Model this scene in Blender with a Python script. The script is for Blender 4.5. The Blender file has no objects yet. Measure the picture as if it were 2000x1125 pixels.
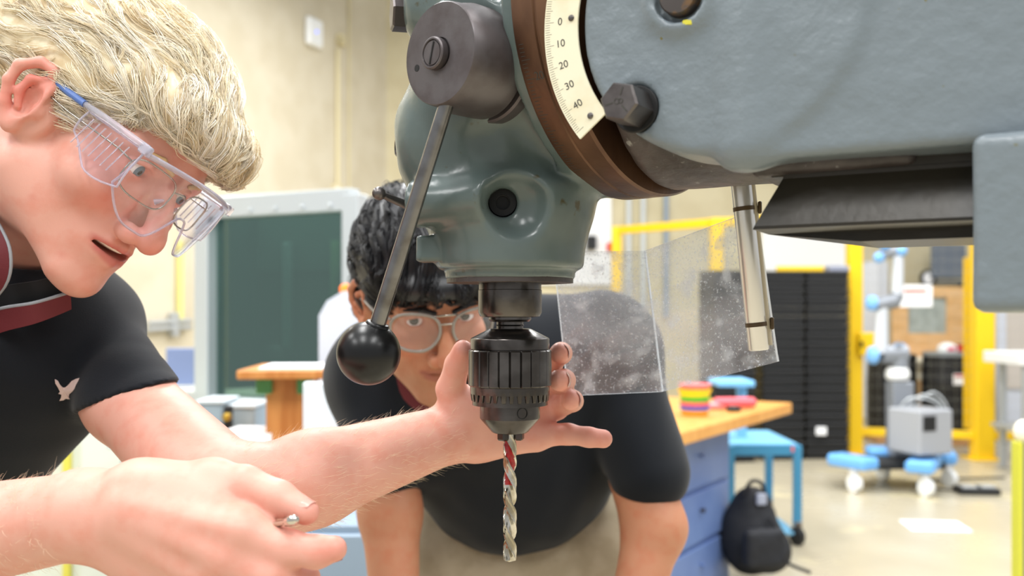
import bpy, bmesh, math, random
import numpy as np
from mathutils import Vector, Matrix
random.seed(7); RNG = np.random.default_rng(7)
PI = math.pi
S = bpy.context.scene
COL = S.collection
# ------------------------------------------------------------------ camera
FPX, HORIZON, CAMZ = 1900.0, 610.0, 1.25
cd = bpy.data.cameras.new('camera'); cam = bpy.data.objects.new('camera', cd); COL.objects.link(cam)
cd.sensor_width = 36.0; cd.lens = 36.0 * FPX / 2000.0
cd.shift_y = (HORIZON - 562.5) / 2000.0
cam.location = (0, 0, CAMZ); cam.rotation_euler = (PI / 2, 0, 0)
cd.dof.use_dof = True; cd.dof.focus_distance = 0.755; cd.dof.aperture_fstop = 6.0
cd.clip_start = 0.02; cd.clip_end = 60
S.camera = cam
S.cycles.transparent_max_bounces = 40; S.cycles.max_bounces = 10
# ------------------------------------------------------------------ world, lights, exposure
S.view_settings.view_transform = 'Standard'; S.view_settings.look = 'None'
S.view_settings.gamma = 1.0; S.view_settings.use_curve_mapping = False
S.view_settings.exposure = 0.25
W = bpy.data.worlds.new('hall_light'); S.world = W; W.use_nodes = True
W.node_tree.nodes['Background'].inputs[0].default_value = (0.96, 0.98, 1.0, 1)
W.node_tree.nodes['Background'].inputs[1].default_value = 0.56
def area(name, loc, sx, sy, power, col=(1, 1.0, 0.99), rot=(0, 0, 0)):
    l = bpy.data.lights.new(name, 'AREA'); l.shape = 'RECTANGLE'; l.size = sx; l.size_y = sy
    l.energy = power; l.color = col
    o = bpy.data.objects.new(name, l); COL.objects.link(o); o.location = loc; o.rotation_euler = rot
    return o
# rows of ceiling luminaires of the hall, 4.4 m up
for ix, x in enumerate((-3.4, -1.0, 1.4, 3.8)):
    for iy, y in enumerate((-1.6, 1.4, 4.4, 7.4)):
        area('ceiling_lamp', (x, y, 4.4), 0.6, 1.8, 74)
# ------------------------------------------------------------------ pixel -> world point at a depth (frame 2000x1125)
def P(px, py, Y):
    return np.array([(px - 1000.0) / FPX * Y, Y, CAMZ - (py - HORIZON) / FPX * Y])
# ------------------------------------------------------------------ materials
def lin(c):
    if isinstance(c, str):
        c = tuple(int(c[i:i + 2], 16) for i in (1, 3, 5))
    o = []
    for v in c:
        v = v / 255.0
        o.append(v / 12.92 if v <= 0.04045 else ((v + 0.055) / 1.055) ** 2.4)
    return (*o, 1.0)
def M(name, col, rough=0.5, metal=0.0, col2=None, vscale=8.0, vlo=0.4, vhi=0.6, bump=0.0, bscale=60.0, bdist=0.002,
      trans=0.0, ior=1.45, alpha=1.0, sss=0.0, sssr=(1, .35, .2), sscale=0.004, coat=0.0, spec=0.5, rough2=None, attr=None,
      stretch=(1, 1, 1), spots=None, emit=None, estr=0.0, sheen=0.0, detail=4.0):
    m = bpy.data.materials.new(name); m.use_nodes = True
    nt = m.node_tree; N = nt.nodes; L = nt.links; b = N['Principled BSDF']
    b.inputs['Base Color'].default_value = lin(col)
    b.inputs['Roughness'].default_value = rough; b.inputs['Metallic'].default_value = metal
    b.inputs['Transmission Weight'].default_value = trans; b.inputs['IOR'].default_value = ior
    b.inputs['Alpha'].default_value = alpha; b.inputs['Coat Weight'].default_value = coat
    b.inputs['Specular IOR Level'].default_value = spec
    if sheen: b.inputs['Sheen Weight'].default_value = sheen; b.inputs['Sheen Roughness'].default_value = 0.5
    if sss:
        b.inputs['Subsurface Weight'].default_value = sss; b.inputs['Subsurface Radius'].default_value = sssr
        b.inputs['Subsurface Scale'].default_value = sscale
    tc = N.new('ShaderNodeTexCoord'); mp = N.new('ShaderNodeMapping'); mp.inputs['Scale'].default_value = stretch
    L.new(tc.outputs['Object'], mp.inputs[0])
    src = None
    if attr:
        a = N.new('ShaderNodeAttribute'); a.attribute_name = attr; src = a.outputs['Color']
    if col2 is not None:
        n = N.new('ShaderNodeTexNoise'); n.inputs['Scale'].default_value = vscale; n.inputs['Detail'].default_value = detail
        L.new(mp.outputs[0], n.inputs['Vector'])
        r = N.new('ShaderNodeMapRange'); r.inputs[1].default_value = vlo; r.inputs[2].default_value = vhi
        L.new(n.outputs['Fac'], r.inputs[0])
        mx = N.new('ShaderNodeMix'); mx.data_type = 'RGBA'
        mx.inputs[6].default_value = lin(col); mx.inputs[7].default_value = lin(col2)
        if src is not None:
            mx.blend_type = 'MULTIPLY'; L.new(src, mx.inputs[6])
        L.new(r.outputs[0], mx.inputs[0]); src = mx.outputs[2]
        if rough2 is not None:
            rr = N.new('ShaderNodeMapRange'); rr.inputs[3].default_value = rough; rr.inputs[4].default_value = rough2
            L.new(r.outputs[0], rr.inputs[0]); L.new(rr.outputs[0], b.inputs['Roughness'])
    if spots is not None:   # (colour, scale, lo, hi): rust or oil specks
        n = N.new('ShaderNodeTexNoise'); n.inputs['Scale'].default_value = spots[1]; n.inputs['Detail'].default_value = 3
        L.new(mp.outputs[0], n.inputs['Vector'])
        r = N.new('ShaderNodeMapRange'); r.inputs[1].default_value = spots[2]; r.inputs[2].default_value = spots[3]
        L.new(n.outputs['Fac'], r.inputs[0])
        mx = N.new('ShaderNodeMix'); mx.data_type = 'RGBA'
        if src is not None: L.new(src, mx.inputs[6])
        else: mx.inputs[6].default_value = lin(col)
        mx.inputs[7].default_value = lin(spots[0]); L.new(r.outputs[0], mx.inputs[0]); src = mx.outputs[2]
    if src is not None: L.new(src, b.inputs['Base Color'])
    if bump:
        n = N.new('ShaderNodeTexNoise'); n.inputs['Scale'].default_value = bscale; n.inputs['Detail'].default_value = 3
        L.new(mp.outputs[0], n.inputs['Vector'])
        bp = N.new('ShaderNodeBump'); bp.inputs['Strength'].default_value = bump; bp.inputs['Distance'].default_value = bdist
        L.new(n.outputs['Fac'], bp.inputs['Height']); L.new(bp.outputs[0], b.inputs['Normal'])
    if emit is not None:
        b.inputs['Emission Color'].default_value = lin(emit); b.inputs['Emission Strength'].default_value = estr
    return m
# ------------------------------------------------------------------ objects
def thing(name, label, cat, loc=(0, 0, 0), group=None, rotz=0.0):
    o = bpy.data.objects.new(name, None); COL.objects.link(o)
    o.location = loc; o.rotation_euler = (0, 0, rotz); o.empty_display_size = 0.05
    o['label'] = label; o['category'] = cat
    if group: o['group'] = group
    return o
def tag(o, label=None, cat=None, group=None, kind=None):
    for k, v in (('label', label), ('category', cat), ('group', group), ('kind', kind)):
        if v: o[k] = v
    return o
def par(o, parent):
    """child built in world space: undo the thing's own placement, keep the world shape"""
    o.parent = parent
    o.matrix_parent_inverse = parent.matrix_basis.inverted() if parent.parent is None else Matrix.Identity(4)
def mesh_obj(name, v, f, m, parent=None, smooth=False, label=None, auto=None):
    """vertices are given in world space; the object keeps an identity transform under its thing"""
    me = bpy.data.meshes.new(name)
    me.from_pydata([tuple(map(float, p)) for p in v] if not isinstance(v, np.ndarray) else v, [], f)
    me.update()
    me.materials.append(m)
    if smooth: me.shade_smooth()
    o = bpy.data.objects.new(name, me); COL.objects.link(o)
    if auto is not None:
        me.shade_smooth()
        try: me.set_sharp_from_angle(angle=math.radians(auto))
        except Exception: pass
    if parent is not None: par(o, parent)
    if label: o['label'] = label
    return o
def bm_obj(name, bm, m, parent=None, auto=35, label=None, recalc=True):
    if recalc: bmesh.ops.recalc_face_normals(bm, faces=bm.faces)
    me = bpy.data.meshes.new(name); bm.to_mesh(me); bm.free(); me.materials.append(m)
    if auto:
        me.shade_smooth(); me.set_sharp_from_angle(angle=math.radians(auto))
    o = bpy.data.objects.new(name, me); COL.objects.link(o)
    if parent is not None: par(o, parent)
    if label: o['label'] = label
    return o
def frame_from(z, x=None):
    z = np.array(z, float); z /= np.linalg.norm(z)
    if x is None: x = np.array([1, 0, 0]) if abs(z[0]) < 0.8 else np.array([0, 1, 0])
    x = np.array(x, float); x = x - z * (x @ z); x /= np.linalg.norm(x)
    return np.stack([x, np.cross(z, x), z], 1)          # columns: local axes
def add_bm(bm, other_v, other_f):
    vs = [bm.verts.new(tuple(map(float, p))) for p in other_v]
    for f in other_f:
        try: bm.faces.new([vs[i] for i in f])
        except ValueError: pass
    return vs
def box_vf(c, s, R=None, ch=0.0):
    """box centred at c of full size s, axes R columns; ch = chamfer"""
    h = np.array(s, float) / 2; R = np.eye(3) if R is None else R
    ch = min(ch, 0.45 * min(h) * 2)
    if ch <= 0:
        v = np.array([[x, y, z] for x in (-1, 1) for y in (-1, 1) for z in (-1, 1)]) * h
        f = [(0, 1, 3, 2), (4, 6, 7, 5), (0, 4, 5, 1), (2, 3, 7, 6), (0, 2, 6, 4), (1, 5, 7, 3)]
        return v @ R.T + np.array(c), f
    v = []; idx = {}
    for x in (-1, 1):
        for y in (-1, 1):
            for z in (-1, 1):
                for a in range(3):
                    p = np.array([x, y, z], float) * (h - ch); p[a] = (x, y, z)[a] * h[a]
                    idx[(x, y, z, a)] = len(v); v.append(p)
    f = []
    for a in range(3):
        b, c2 = [i for i in range(3) if i != a]
        for s_ in (-1, 1):
            q = []
            for u, w in ((-1, -1), (1, -1), (1, 1), (-1, 1)):
                k = [0, 0, 0]; k[a] = s_; k[b] = u; k[c2] = w; q.append(idx[(*k, a)])
            f.append(q)
        for u in (-1, 1):          # edge strips parallel to axis a
            for w in (-1, 1):
                q = []
                for t in (-1, 1):
                    k = [0, 0, 0]; k[a] = t; k[b] = u; k[c2] = w
                    q += [idx[(*k, b)], idx[(*k, c2)]] if t < 0 else [idx[(*k, c2)], idx[(*k, b)]]
                f.append(q)
    for x in (-1, 1):
        for y in (-1, 1):
            for z in (-1, 1):
                f.append([idx[(x, y, z, a)] for a in range(3)])
    return np.array(v) @ R.T + np.array(c), f
def tube_vf(path, r, n=12, cap=True):
    path = [np.array(p, float) for p in path]; m = len(path)
    rs = r if hasattr(r, '__len__') else [r] * m
    v = []; f = []; X = None
    for i in range(m):
        d = path[min(i + 1, m - 1)] - path[max(i - 1, 0)]; d /= np.linalg.norm(d) + 1e-12
        if X is None: X = frame_from(d)[:, 0]
        X = X - d * (X @ d); X /= np.linalg.norm(X); Yv = np.cross(d, X)
        for k in range(n):
            a = 2 * PI * k / n; v.append(path[i] + rs[i] * (math.cos(a) * X + math.sin(a) * Yv))
    for i in range(m - 1):
        for k in range(n):
            k2 = (k + 1) % n; f.append((i * n + k, i * n + k2, (i + 1) * n + k2, (i + 1) * n + k))
    if cap: f.append(tuple(range(n))[::-1]); f.append(tuple((m - 1) * n + k for k in range(n)))
    return np.array(v), f
def lathe_vf(prof, n=48, o=(0, 0, 0), R=None, mod=None, cap=True):
    """prof: list of (r, z); mod(theta, i, r, z) -> (r, z)"""
    R = np.eye(3) if R is None else R; v = []; f = []
    for i, (r, z) in enumerate(prof):
        for k in range(n):
            a = 2 * PI * k / n; rr, zz = (r, z) if mod is None else mod(a, i, r, z)
            v.append((rr * math.cos(a), rr * math.sin(a), zz))
    m = len(prof)
    for i in range(m - 1):
        for k in range(n):
            k2 = (k + 1) % n; f.append((i * n + k, i * n + k2, (i + 1) * n + k2, (i + 1) * n + k))
    if cap:
        f.append(tuple(range(n))[::-1]); f.append(tuple((m - 1) * n + k for k in range(n)))
    return np.array(v) @ R.T + np.array(o), f
def prism_vf(poly, th, o=(0, 0, 0), R=None):
    """polygon in local xy extruded along local z from 0 to th"""
    R = np.eye(3) if R is None else R; n = len(poly)
    v = [(x, y, 0) for x, y in poly] + [(x, y, th) for x, y in poly]
    f = [tuple(range(n))[::-1], tuple(range(n, 2 * n))] + [(i, (i + 1) % n, (i + 1) % n + n, i + n) for i in range(n)]
    return np.array(v, float) @ R.T + np.array(o), f
class MB:
    def __init__(s): s.bm = bmesh.new()
    def a(s, vf): add_bm(s.bm, *vf); return s
    def box(s, c, sz, R=None, ch=0.0): return s.a(box_vf(c, sz, R, ch))
    def tube(s, p, r, n=12, cap=True): return s.a(tube_vf(p, r, n, cap))
    def lathe(s, *k, **q): return s.a(lathe_vf(*k, **q))
    def prism(s, *k, **q): return s.a(prism_vf(*k, **q))
    def out(s, name, m, parent=None, auto=35, label=None): return bm_obj(name, s.bm, m, parent, auto, label)
def sph_vf(c, r, nu=24, nv=16, R=None):
    pr = [(max(1e-5, math.sin(PI * i / nv)) , -math.cos(PI * i / nv)) for i in range(nv + 1)]
    r = np.array(r if hasattr(r, '__len__') else (r, r, r), float)
    v, f = lathe_vf(pr, nu)
    v = v * r
    if R is not None: v = v @ R.T
    return v + np.array(c), f
def rz(a): c, s = math.cos(a), math.sin(a); return np.array([[c, -s, 0], [s, c, 0], [0, 0, 1.0]])
def dup(root, loc=None, label=None, group=None, rotz=None):
    r = root.copy(); COL.objects.link(r)
    if loc is not None: r.location = loc
    if rotz is not None: r.rotation_euler = (0, 0, rotz)
    if label: r['label'] = label
    if group: r['group'] = group
    for ch in list(root.children):
        c = ch.copy(); COL.objects.link(c); c.parent = r
        for g in ch.children:
            d = g.copy(); COL.objects.link(d); d.parent = c
    return r
# ------------------------------------------------------------------ implicit surfaces (smooth blends of simple solids, meshed by surface nets)
class SDF:
    def __init__(s, R=None, t=None): s.p = []; s.R = np.eye(3); s.t = np.zeros(3); s.frame(R, t)
    def frame(s, R=None, t=None):
        s.R = np.eye(3) if R is None else np.array(R, float); s.t = np.zeros(3) if t is None else np.array(t, float); return s
    def _add(s, fn, lo, hi, op, k):
        R, t = s.R, s.t
        c = np.array([[x, y, z] for x in (lo[0], hi[0]) for y in (lo[1], hi[1]) for z in (lo[2], hi[2])]) @ R.T + t
        s.p.append((lambda Q: fn((Q - t) @ R), c.min(0), c.max(0), op, k)); return s
    def ell(s, c, r, k=0.01, op='u', Rl=None):
        c = np.array(c, float); r = np.array(r if hasattr(r, '__len__') else (r, r, r), float)
        def fn(q):
            q = q - c
            if Rl is not None: q = q @ Rl
            q = q / r; k0 = np.sqrt((q * q).sum(1)); k1 = np.sqrt(((q / r) ** 2).sum(1))
            return k0 * (k0 - 1) / np.maximum(k1, 1e-9)
        e = r if Rl is None else np.sqrt(((Rl * r) ** 2).sum(1))
        return s._add(fn, c - e, c + e, op, k)
    def cap(s, a, b, ra, rb=None, k=0.01, op='u', squash=None):
        a = np.array(a, float); b = np.array(b, float); rb = ra if rb is None else rb; ab = b - a; L = ab @ ab + 1e-12
        if squash is not None:
            ax = np.array(squash[0], float); ax /= np.linalg.norm(ax); sf = squash[1]
        def fn(q):
            q = q - a; t = np.clip(q @ ab / L, 0, 1); w = q - t[:, None] * ab
            if squash is not None: w = w + np.outer(w @ ax, ax) * (sf - 1)
            return np.sqrt((w * w).sum(1)) - (ra + (rb - ra) * t)
        m = max(ra, rb) / (1 if squash is None else min(1, sf))
        return s._add(fn, np.minimum(a, b) - m, np.maximum(a, b) + m, op, k)
    def chain(s, pts, rs, k=0.006, op='u', k0=None):
        for i in range(len(pts) - 1): s.cap(pts[i], pts[i + 1], rs[i], rs[i + 1], k0 if (i == 0 and k0) else k, op)
        return s
    def box(s, c, h, rd=0.002, k=0.01, op='u', Rl=None):
        c = np.array(c, float); h = np.array(h, float)
        def fn(q):
            q = q - c
            if Rl is not None: q = q @ Rl
            q = np.abs(q) - (h - rd); return np.sqrt((np.maximum(q, 0) ** 2).sum(1)) + np.minimum(q.max(1), 0) - rd
        e = h if Rl is None else np.abs(Rl) @ h
        return s._add(fn, c - e, c + e, op, k)
    def cyl(s, a, b, ra, rb=None, rd=0.001, k=0.01, op='u'):
        a = np.array(a, float); b = np.array(b, float); rb = ra if rb is None else rb
        L = np.linalg.norm(b - a); ax = (b - a) / L
        def fn(q):
            q = q - a; h = q @ ax; rad = np.sqrt(np.maximum((q * q).sum(1) - h * h, 0))
            rr = ra + (rb - ra) * np.clip(h / L, 0, 1)
            d0 = rad - rr + rd; d1 = np.abs(h - L / 2) - L / 2 + rd
            return np.sqrt(np.maximum(d0, 0) ** 2 + np.maximum(d1, 0) ** 2) + np.minimum(np.maximum(d0, d1), 0) - rd
        m = max(ra, rb)
        e = m * np.sqrt(np.maximum(1 - ax * ax, 0)) + 1e-4
        return s._add(fn, np.minimum(a, b) - e, np.maximum(a, b) + e, op, k)
    def cut(s, pt, n, r, depth, k=0.003):
        """cut off what lies beyond pt in direction n: a short cylinder is taken away"""
        pt = np.array(pt, float); n = np.array(n, float); n /= np.linalg.norm(n)
        return s.cyl(pt, pt + n * depth, r, r, .001, k, 's')
    def disp(s, fn, lo, hi): return s._add(fn, np.array(lo, float), np.array(hi, float), 'd', 0.0)
    def ev(s, Q, lo=None, hi=None):
        D = np.full(len(Q), 1.0)
        lo = Q.min(0) if lo is None else lo; hi = Q.max(0) if hi is None else hi
        for fn, a, b, op, k in s.p:
            m = k + 0.012
            if (a - m > hi).any() or (b + m < lo).any(): continue
            d = fn(Q)
            if op == 'u':
                if k > 0:
                    h = np.clip(0.5 + 0.5 * (D - d) / k, 0, 1); D = D + (d - D) * h - k * h * (1 - h)
                else: D = np.minimum(D, d)
            elif op == 's':
                if k > 0:
                    h = np.clip(0.5 - 0.5 * (D + d) / k, 0, 1); D = D + (-d - D) * h + k * h * (1 - h)
                else: D = np.maximum(D, -d)
            elif op == 'i': D = np.maximum(D, d)
            elif op == 'd': D = D + d
        return D
    def mesh(s, vox, B=20):
        us = [q for q in s.p if q[3] == 'u']
        lo = np.min([q[1] for q in us], 0) - 4 * vox; hi = np.max([q[2] for q in us], 0) + 4 * vox
        i_lo = np.floor(lo / vox).astype(int); nb = np.ceil((hi - i_lo * vox) / (vox * B)).astype(int)
        C = np.stack(np.meshgrid(*[np.arange(n) for n in nb], indexing='ij'), -1).reshape(-1, 3)
        half = B * vox / 2
        keep = np.zeros(len(C), bool); cen = (C * B + i_lo) * vox + half
        for q in us: keep |= ((cen + half + q[4] > q[1]) & (cen - half - q[4] < q[2])).all(1)
        C = C[keep]; g = np.arange(-1, B + 1)
        G = np.stack(np.meshgrid(g, g, g, indexing='ij'), -1).reshape(-1, 3)
        n = B + 2; K = []; V = []; F = []; BIG = 1 << 20
        off = np.array([[x, y, z] for x in (0, 1) for y in (0, 1) for z in (0, 1)])
        edges = [(0, 1), (2, 3), (4, 5), (6, 7), (0, 2), (1, 3), (4, 6), (5, 7), (0, 4), (1, 5), (2, 6), (3, 7)]
        key = lambda I: ((I[..., 0] + 4096) * BIG + (I[..., 1] + 4096)) * 8192 + (I[..., 2] + 4096)
        for c in C:
            i0 = c * B + i_lo
            cc = (i0 * vox + half)[None]
            dc = s.ev(cc, cc[0] - half, cc[0] + half)[0]
            if abs(dc) > half * 2.6: continue
            Q = (G + i0) * vox
            D = s.ev(Q).reshape(n, n, n)
            if D.min() > 0 or D.max() < 0: continue
            ins = D < 0
            cnt = np.zeros((n - 1,) * 3, int)
            for o in off: cnt += ins[o[0]:o[0] + n - 1, o[1]:o[1] + n - 1, o[2]:o[2] + n - 1]
            I = np.argwhere((cnt > 0) & (cnt < 8))
            if not len(I): continue
            cv = np.stack([D[tuple((I + o).T)] for o in off], 1)
            acc = np.zeros((len(I), 3)); num = np.zeros(len(I))
            for a, b in edges:
                da, db = cv[:, a], cv[:, b]; cr = (da < 0) != (db < 0)
                t = np.where(cr, da / np.where(cr, da - db, 1), 0)
                acc += np.where(cr[:, None], off[a] + t[:, None] * (off[b] - off[a]), 0); num += cr
            pos = (I + acc / num[:, None] - 1 + i0) * vox
            K.append(key(I - 1 + i0)); V.append(pos)
            for ax in range(3):
                sl0 = [slice(1, n - 1)] * 3; sl1 = list(sl0); sl1[ax] = slice(2, n)
                a = ins[tuple(sl0)]; b = ins[tuple(sl1)]
                for flip, mk in ((False, a & ~b), (True, ~a & b)):
                    E = np.argwhere(mk)
                    if not len(E): continue
                    E = E + i0; u = np.zeros(3, int); w = np.zeros(3, int); u[(ax + 1) % 3] = 1; w[(ax + 2) % 3] = 1
                    q = [E - u - w, E - w, E, E - u]
                    if flip: q = q[::-1]
                    F.append(np.stack([key(x) for x in q], 1))
        if not V: return np.zeros((0, 3)), np.zeros((0, 4), int)
        K = np.concatenate(K); V = np.concatenate(V); F = np.concatenate(F)
        uk, ix = np.unique(K, return_index=True); V = V[ix]
        fi = np.searchsorted(uk, F); fi = np.clip(fi, 0, len(uk) - 1)
        ok = (uk[fi] == F).all(1)
        return V, fi[ok]
def relax(V, F, n=2, w=0.5):
    E = np.concatenate([F[:, [0, 1]], F[:, [1, 2]], F[:, [2, 3]], F[:, [3, 0]]]); E = np.concatenate([E, E[:, ::-1]])
    c = np.bincount(E[:, 0], minlength=len(V)).astype(float)
    for i in range(n):
        A = np.stack([np.bincount(E[:, 0], V[E[:, 1], j], len(V)) for j in range(3)], 1) / np.maximum(c, 1)[:, None]
        V = V + (A - V) * (w if i % 2 == 0 else -w * 1.02)
    return V
def biggest(V, F):
    """drop stray islands: keep the largest connected piece"""
    lab = np.arange(len(V))
    while True:
        m = lab[F].min(1); new = lab.copy(); np.minimum.at(new, F.ravel(), np.repeat(m, 4)); new = new[new]
        if (new == lab).all(): break
        lab = new
    u, c = np.unique(lab, return_counts=True); k = lab == u[c.argmax()]
    ix = np.cumsum(k) - 1; return V[k], ix[F[k[F].all(1)]]
def sdf_obj(name, sd, vox, m, parent=None, colour=None, smooth_n=2, label=None):
    V, F = biggest(*sd.mesh(vox)); V = relax(V, F, smooth_n)
    o = grid_obj(name, V, F, m, parent, label)
    if colour is not None: set_col(o, colour(V))
    return o, V, F
def grid_obj(name, V, F, m, parent=None, label=None):
    me = bpy.data.meshes.new(name)
    me.vertices.add(len(V)); me.vertices.foreach_set('co', np.ascontiguousarray(V, np.float32).ravel())
    F = np.asarray(F); k = F.shape[1]
    me.loops.add(F.size); me.loops.foreach_set('vertex_index', F.astype(np.int32).ravel())
    me.polygons.add(len(F)); me.polygons.foreach_set('loop_start', np.arange(0, F.size, k, dtype=np.int32))
    me.update(calc_edges=True); me.validate(); me.shade_smooth(); me.materials.append(m)
    o = bpy.data.objects.new(name, me); COL.objects.link(o)
    if parent is not None: par(o, parent)
    if label: o['label'] = label
    return o
def set_col(o, c):
    a = o.data.attributes.new('col', 'FLOAT_COLOR', 'POINT')
    c4 = np.ones((len(c), 4), np.float32); c4[:, :3] = c; a.data.foreach_set('color', c4.ravel())
def strands(name, pts, rad, m, parent, label=None):
    """pts: (n, k, 3) strand points; thin tapered tubes of three sides, one mesh"""
    n, k, _ = pts.shape
    d = np.gradient(pts, axis=1); d /= np.linalg.norm(d, axis=2, keepdims=True) + 1e-9
    ref = np.array([0.3, 0.5, 0.81]); X = np.cross(d, ref); X /= np.linalg.norm(X, axis=2, keepdims=True) + 1e-9
    Yv = np.cross(d, X); tap = (np.linspace(1, 0.12, k) ** 0.7)[None, :, None] * (rad if np.isscalar(rad) else rad[:, None, None])
    ring = [pts + tap * (math.cos(a) * X + math.sin(a) * Yv) for a in (0, 2 * PI / 3, 4 * PI / 3)]
    V = np.stack(ring, 2).reshape(-1, 3)
    b = (np.arange(n)[:, None] * k + np.arange(k - 1)[None]).ravel() * 3
    F = np.concatenate([np.stack([b + i, b + (i + 1) % 3, b + 3 + (i + 1) % 3, b + 3 + i], 1) for i in range(3)])
    return grid_obj(name, V, F, m, parent, label)
def wob(q, f, seed=0, amp=1.0):
    """cheap smooth noise: a sum of sines"""
    r = np.random.default_rng(seed); o = 0
    for i in range(5):
        d = r.normal(size=3); d /= np.linalg.norm(d); o = o + np.sin(q @ d * f * (0.6 + 0.3 * i) * 6.28 + r.uniform(0, 6.28))
    return o * amp / 5
# ================================================================== DRILL PRESS
PAINT = M('machine_paint_blue_grey', '#727c82', 0.33, bump=0.36, bscale=70, bdist=0.004, spots=('#6b6433', 105, 0.735, 0.76), spec=0.55)
PAINTG = M('machine_paint_green_grey', '#5c6866', 0.26, col2='#525e5c', vscale=14, bump=0.22, bscale=45, bdist=0.003, spots=('#4a4632', 55, 0.68, 0.74), spec=0.6)
GRIME = M('grimy_cast_iron', '#494240', 0.42, col2='#302a28', vscale=22, bump=0.5, bscale=120, bdist=0.002, spots=('#8b8a86', 160, 0.66, 0.74))
OILED = M('oiled_dark_steel', '#1f1d18', 0.36, metal=0.15, col2='#2a251c', vscale=10, bump=0.2, bscale=90)
BROWN = M('browned_steel', '#74543d', 0.36, metal=0.55, col2='#3d2820', vscale=16, vlo=0.35, vhi=0.65, stretch=(1, 1, 0.5), bump=0.15, bscale=120)
IVORY = M('ivory_scale', '#e2dcc2', 0.38, col2='#d3c8a4', vscale=25, vlo=.5, vhi=.7)
INK = M('engraved_black', '#3a3833', 0.6)
DSTEEL = M('dark_steel', '#6d6866', 0.36, metal=0.85, col2='#504a49', vscale=30, bump=0.12, bscale=300, bdist=0.0006)
HUBST = M('blued_hub_steel', '#625d5e', 0.42, metal=0.6, col2='#554e4e', vscale=40, bump=0.15, bscale=400, bdist=0.0004)
ROD = M('polished_rod_steel', '#7d7c7c', 0.27, metal=0.95, col2='#5c5855', vscale=45, vlo=.45, vhi=.7, bump=0.06, bscale=300, bdist=0.0004)
CHUCKM = M('chuck_steel', '#625e5b', 0.24, metal=0.95, col2='#4b4744', vscale=35, bump=0.1, bscale=350, bdist=0.0005)
BRIGHT = M('bright_tool_steel', '#cfcbc2', 0.16, metal=1.0, col2='#a39b88', vscale=60)
REDP = M('red_paint', '#a92a2a', 0.3, col2='#8d2424', vscale=300)
BALLM = M('black_bakelite', '#0b0b0c', 0.30, spec=0.45)
BLACK = M('soot_black', '#0a0a0a', 0.6)
SX, SY = P(996, 600, .8)[:2]
zy = lambda y, Y=.8: CAMZ - (y - HORIZON) / FPX * Y
AZ = np.array([0, 0, 1.0])
dv = np.array([math.cos(math.radians(39)), -math.sin(math.radians(39)), 0]); nv = np.array([-math.sin(math.radians(39)), -math.cos(math.radians(39)), 0])
d2 = np.array([math.cos(math.radians(30)), -.5, 0]); n2 = np.array([-.5, -math.cos(math.radians(30)), 0])
A0 = np.array([.0222, .66, 0.0])
def onarm(px, py, w=0.0):
    """point of the arm's side plane (set back by w) seen at a pixel"""
    o = A0 - n2 * w; r = (px - 1000) / FPX
    u = (r * o[1] - o[0]) / (d2[0] - r * d2[1]); q = o + d2 * u
    return q + AZ * zy(py, q[1])
def arm_uz(px, py, w=0.0):
    q = onarm(px, py, w); return float((q - A0) @ d2), float(q[2])
UP = lambda u, w, z: A0 + d2 * u - n2 * w + AZ * z
RA = np.stack([d2, -n2, AZ], 1)
drill = thing('drill_press', 'grey green radial drill press head with lever, chuck and graduated swivel plate', 'drill press', (SX, SY, zy(545)))
# --- head casting
Cb = np.array([.087, .792, 1.480])
hc = SDF()
hc.cyl((SX, SY, zy(528)), (SX, SY, zy(380)), .0605, .0665, .005, 0)
hc.cyl((SX, SY, zy(546)), (SX, SY, zy(500)), .0535, .0535, .002, .004)
hc.cyl((SX - .008, SY + .01, zy(420)), (SX - .005, SY + .015, zy(-60)), .066, .062, .01, .035)
hc.cyl(Cb - dv * .085, Cb, .075, .131, .004, .03)
hc.cyl(Cb - dv * .012, Cb, .136, .136, .002, .006)
hc.ell(P(900, 250, .80), (.05, .05, .055), .03)
hc.cyl(P(792, 285, .80), P(960, 290, .80), .0265, .034, .012, .022)          # lobe behind the lever
hc.cyl(P(792, 15, .82), P(960, 15, .82), .026, .034, .012, .02)              # upper lobe
hc.cyl(P(812, 398, .768), P(957, 388, .740), .0195, .0155, .002, .006)       # boss
hc.ell(P(1012, 398, .726), .027, .006, 's')                                  # dish and set-screw hole
hc.cyl(P(982, 396, .70), P(982, 396, .775), .0108, .0108, .001, .003, 's')
hc.box(P(838, 487, .782), (.0095, .012, .0105), .001, .004)                    # lug
hc.cyl(P(905, 110, .735), P(1010, 110, .80), .047, .047, .003, .02)           # hub seat
hc.disp(lambda q: wob(q, 9, 3, .0011) + wob(q, 30, 4, .0003), (-1, 0, 0), (1, 2, 3))
sdf_obj('head_casting', hc, 0.002, PAINTG, drill, None, 2)
MB().lathe([(.0107, 0), (.0107, .003), (.006, .0032), (.006, .001), (.0052, .0008), (.0052, -.002), (1e-5, -.002)], 28, P(982, 396, .762), frame_from((0, -1, 0)), cap=False).out('set_screw', BLACK, drill)
MB().lathe([(.052, 0), (.052, .005), (.046, .007), (.046, .0095), (.040, .0105)][::-1], 64, (SX, SY, zy(553)), None).out('bearing_ring', GRIME, drill)
for y, nm in ((24, 'hex_plug'), (287, 'round_plug')):
    c = P(777, y, .80 if y > 100 else .82); Rr = frame_from((-1, -.25, 0))
    if y < 100: MB().lathe([(.0165, -.012), (.0165, .004), (.0145, .0055), (1e-4, .0056)], 6, c, Rr).out(nm, DSTEEL, drill, 20)
    else: MB().lathe([(.0078, -.01), (.0078, .001), (.0066, .002), (.0066, .0005), (1e-4, .0005)], 24, c, Rr).out(nm, DSTEEL, drill)
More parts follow.
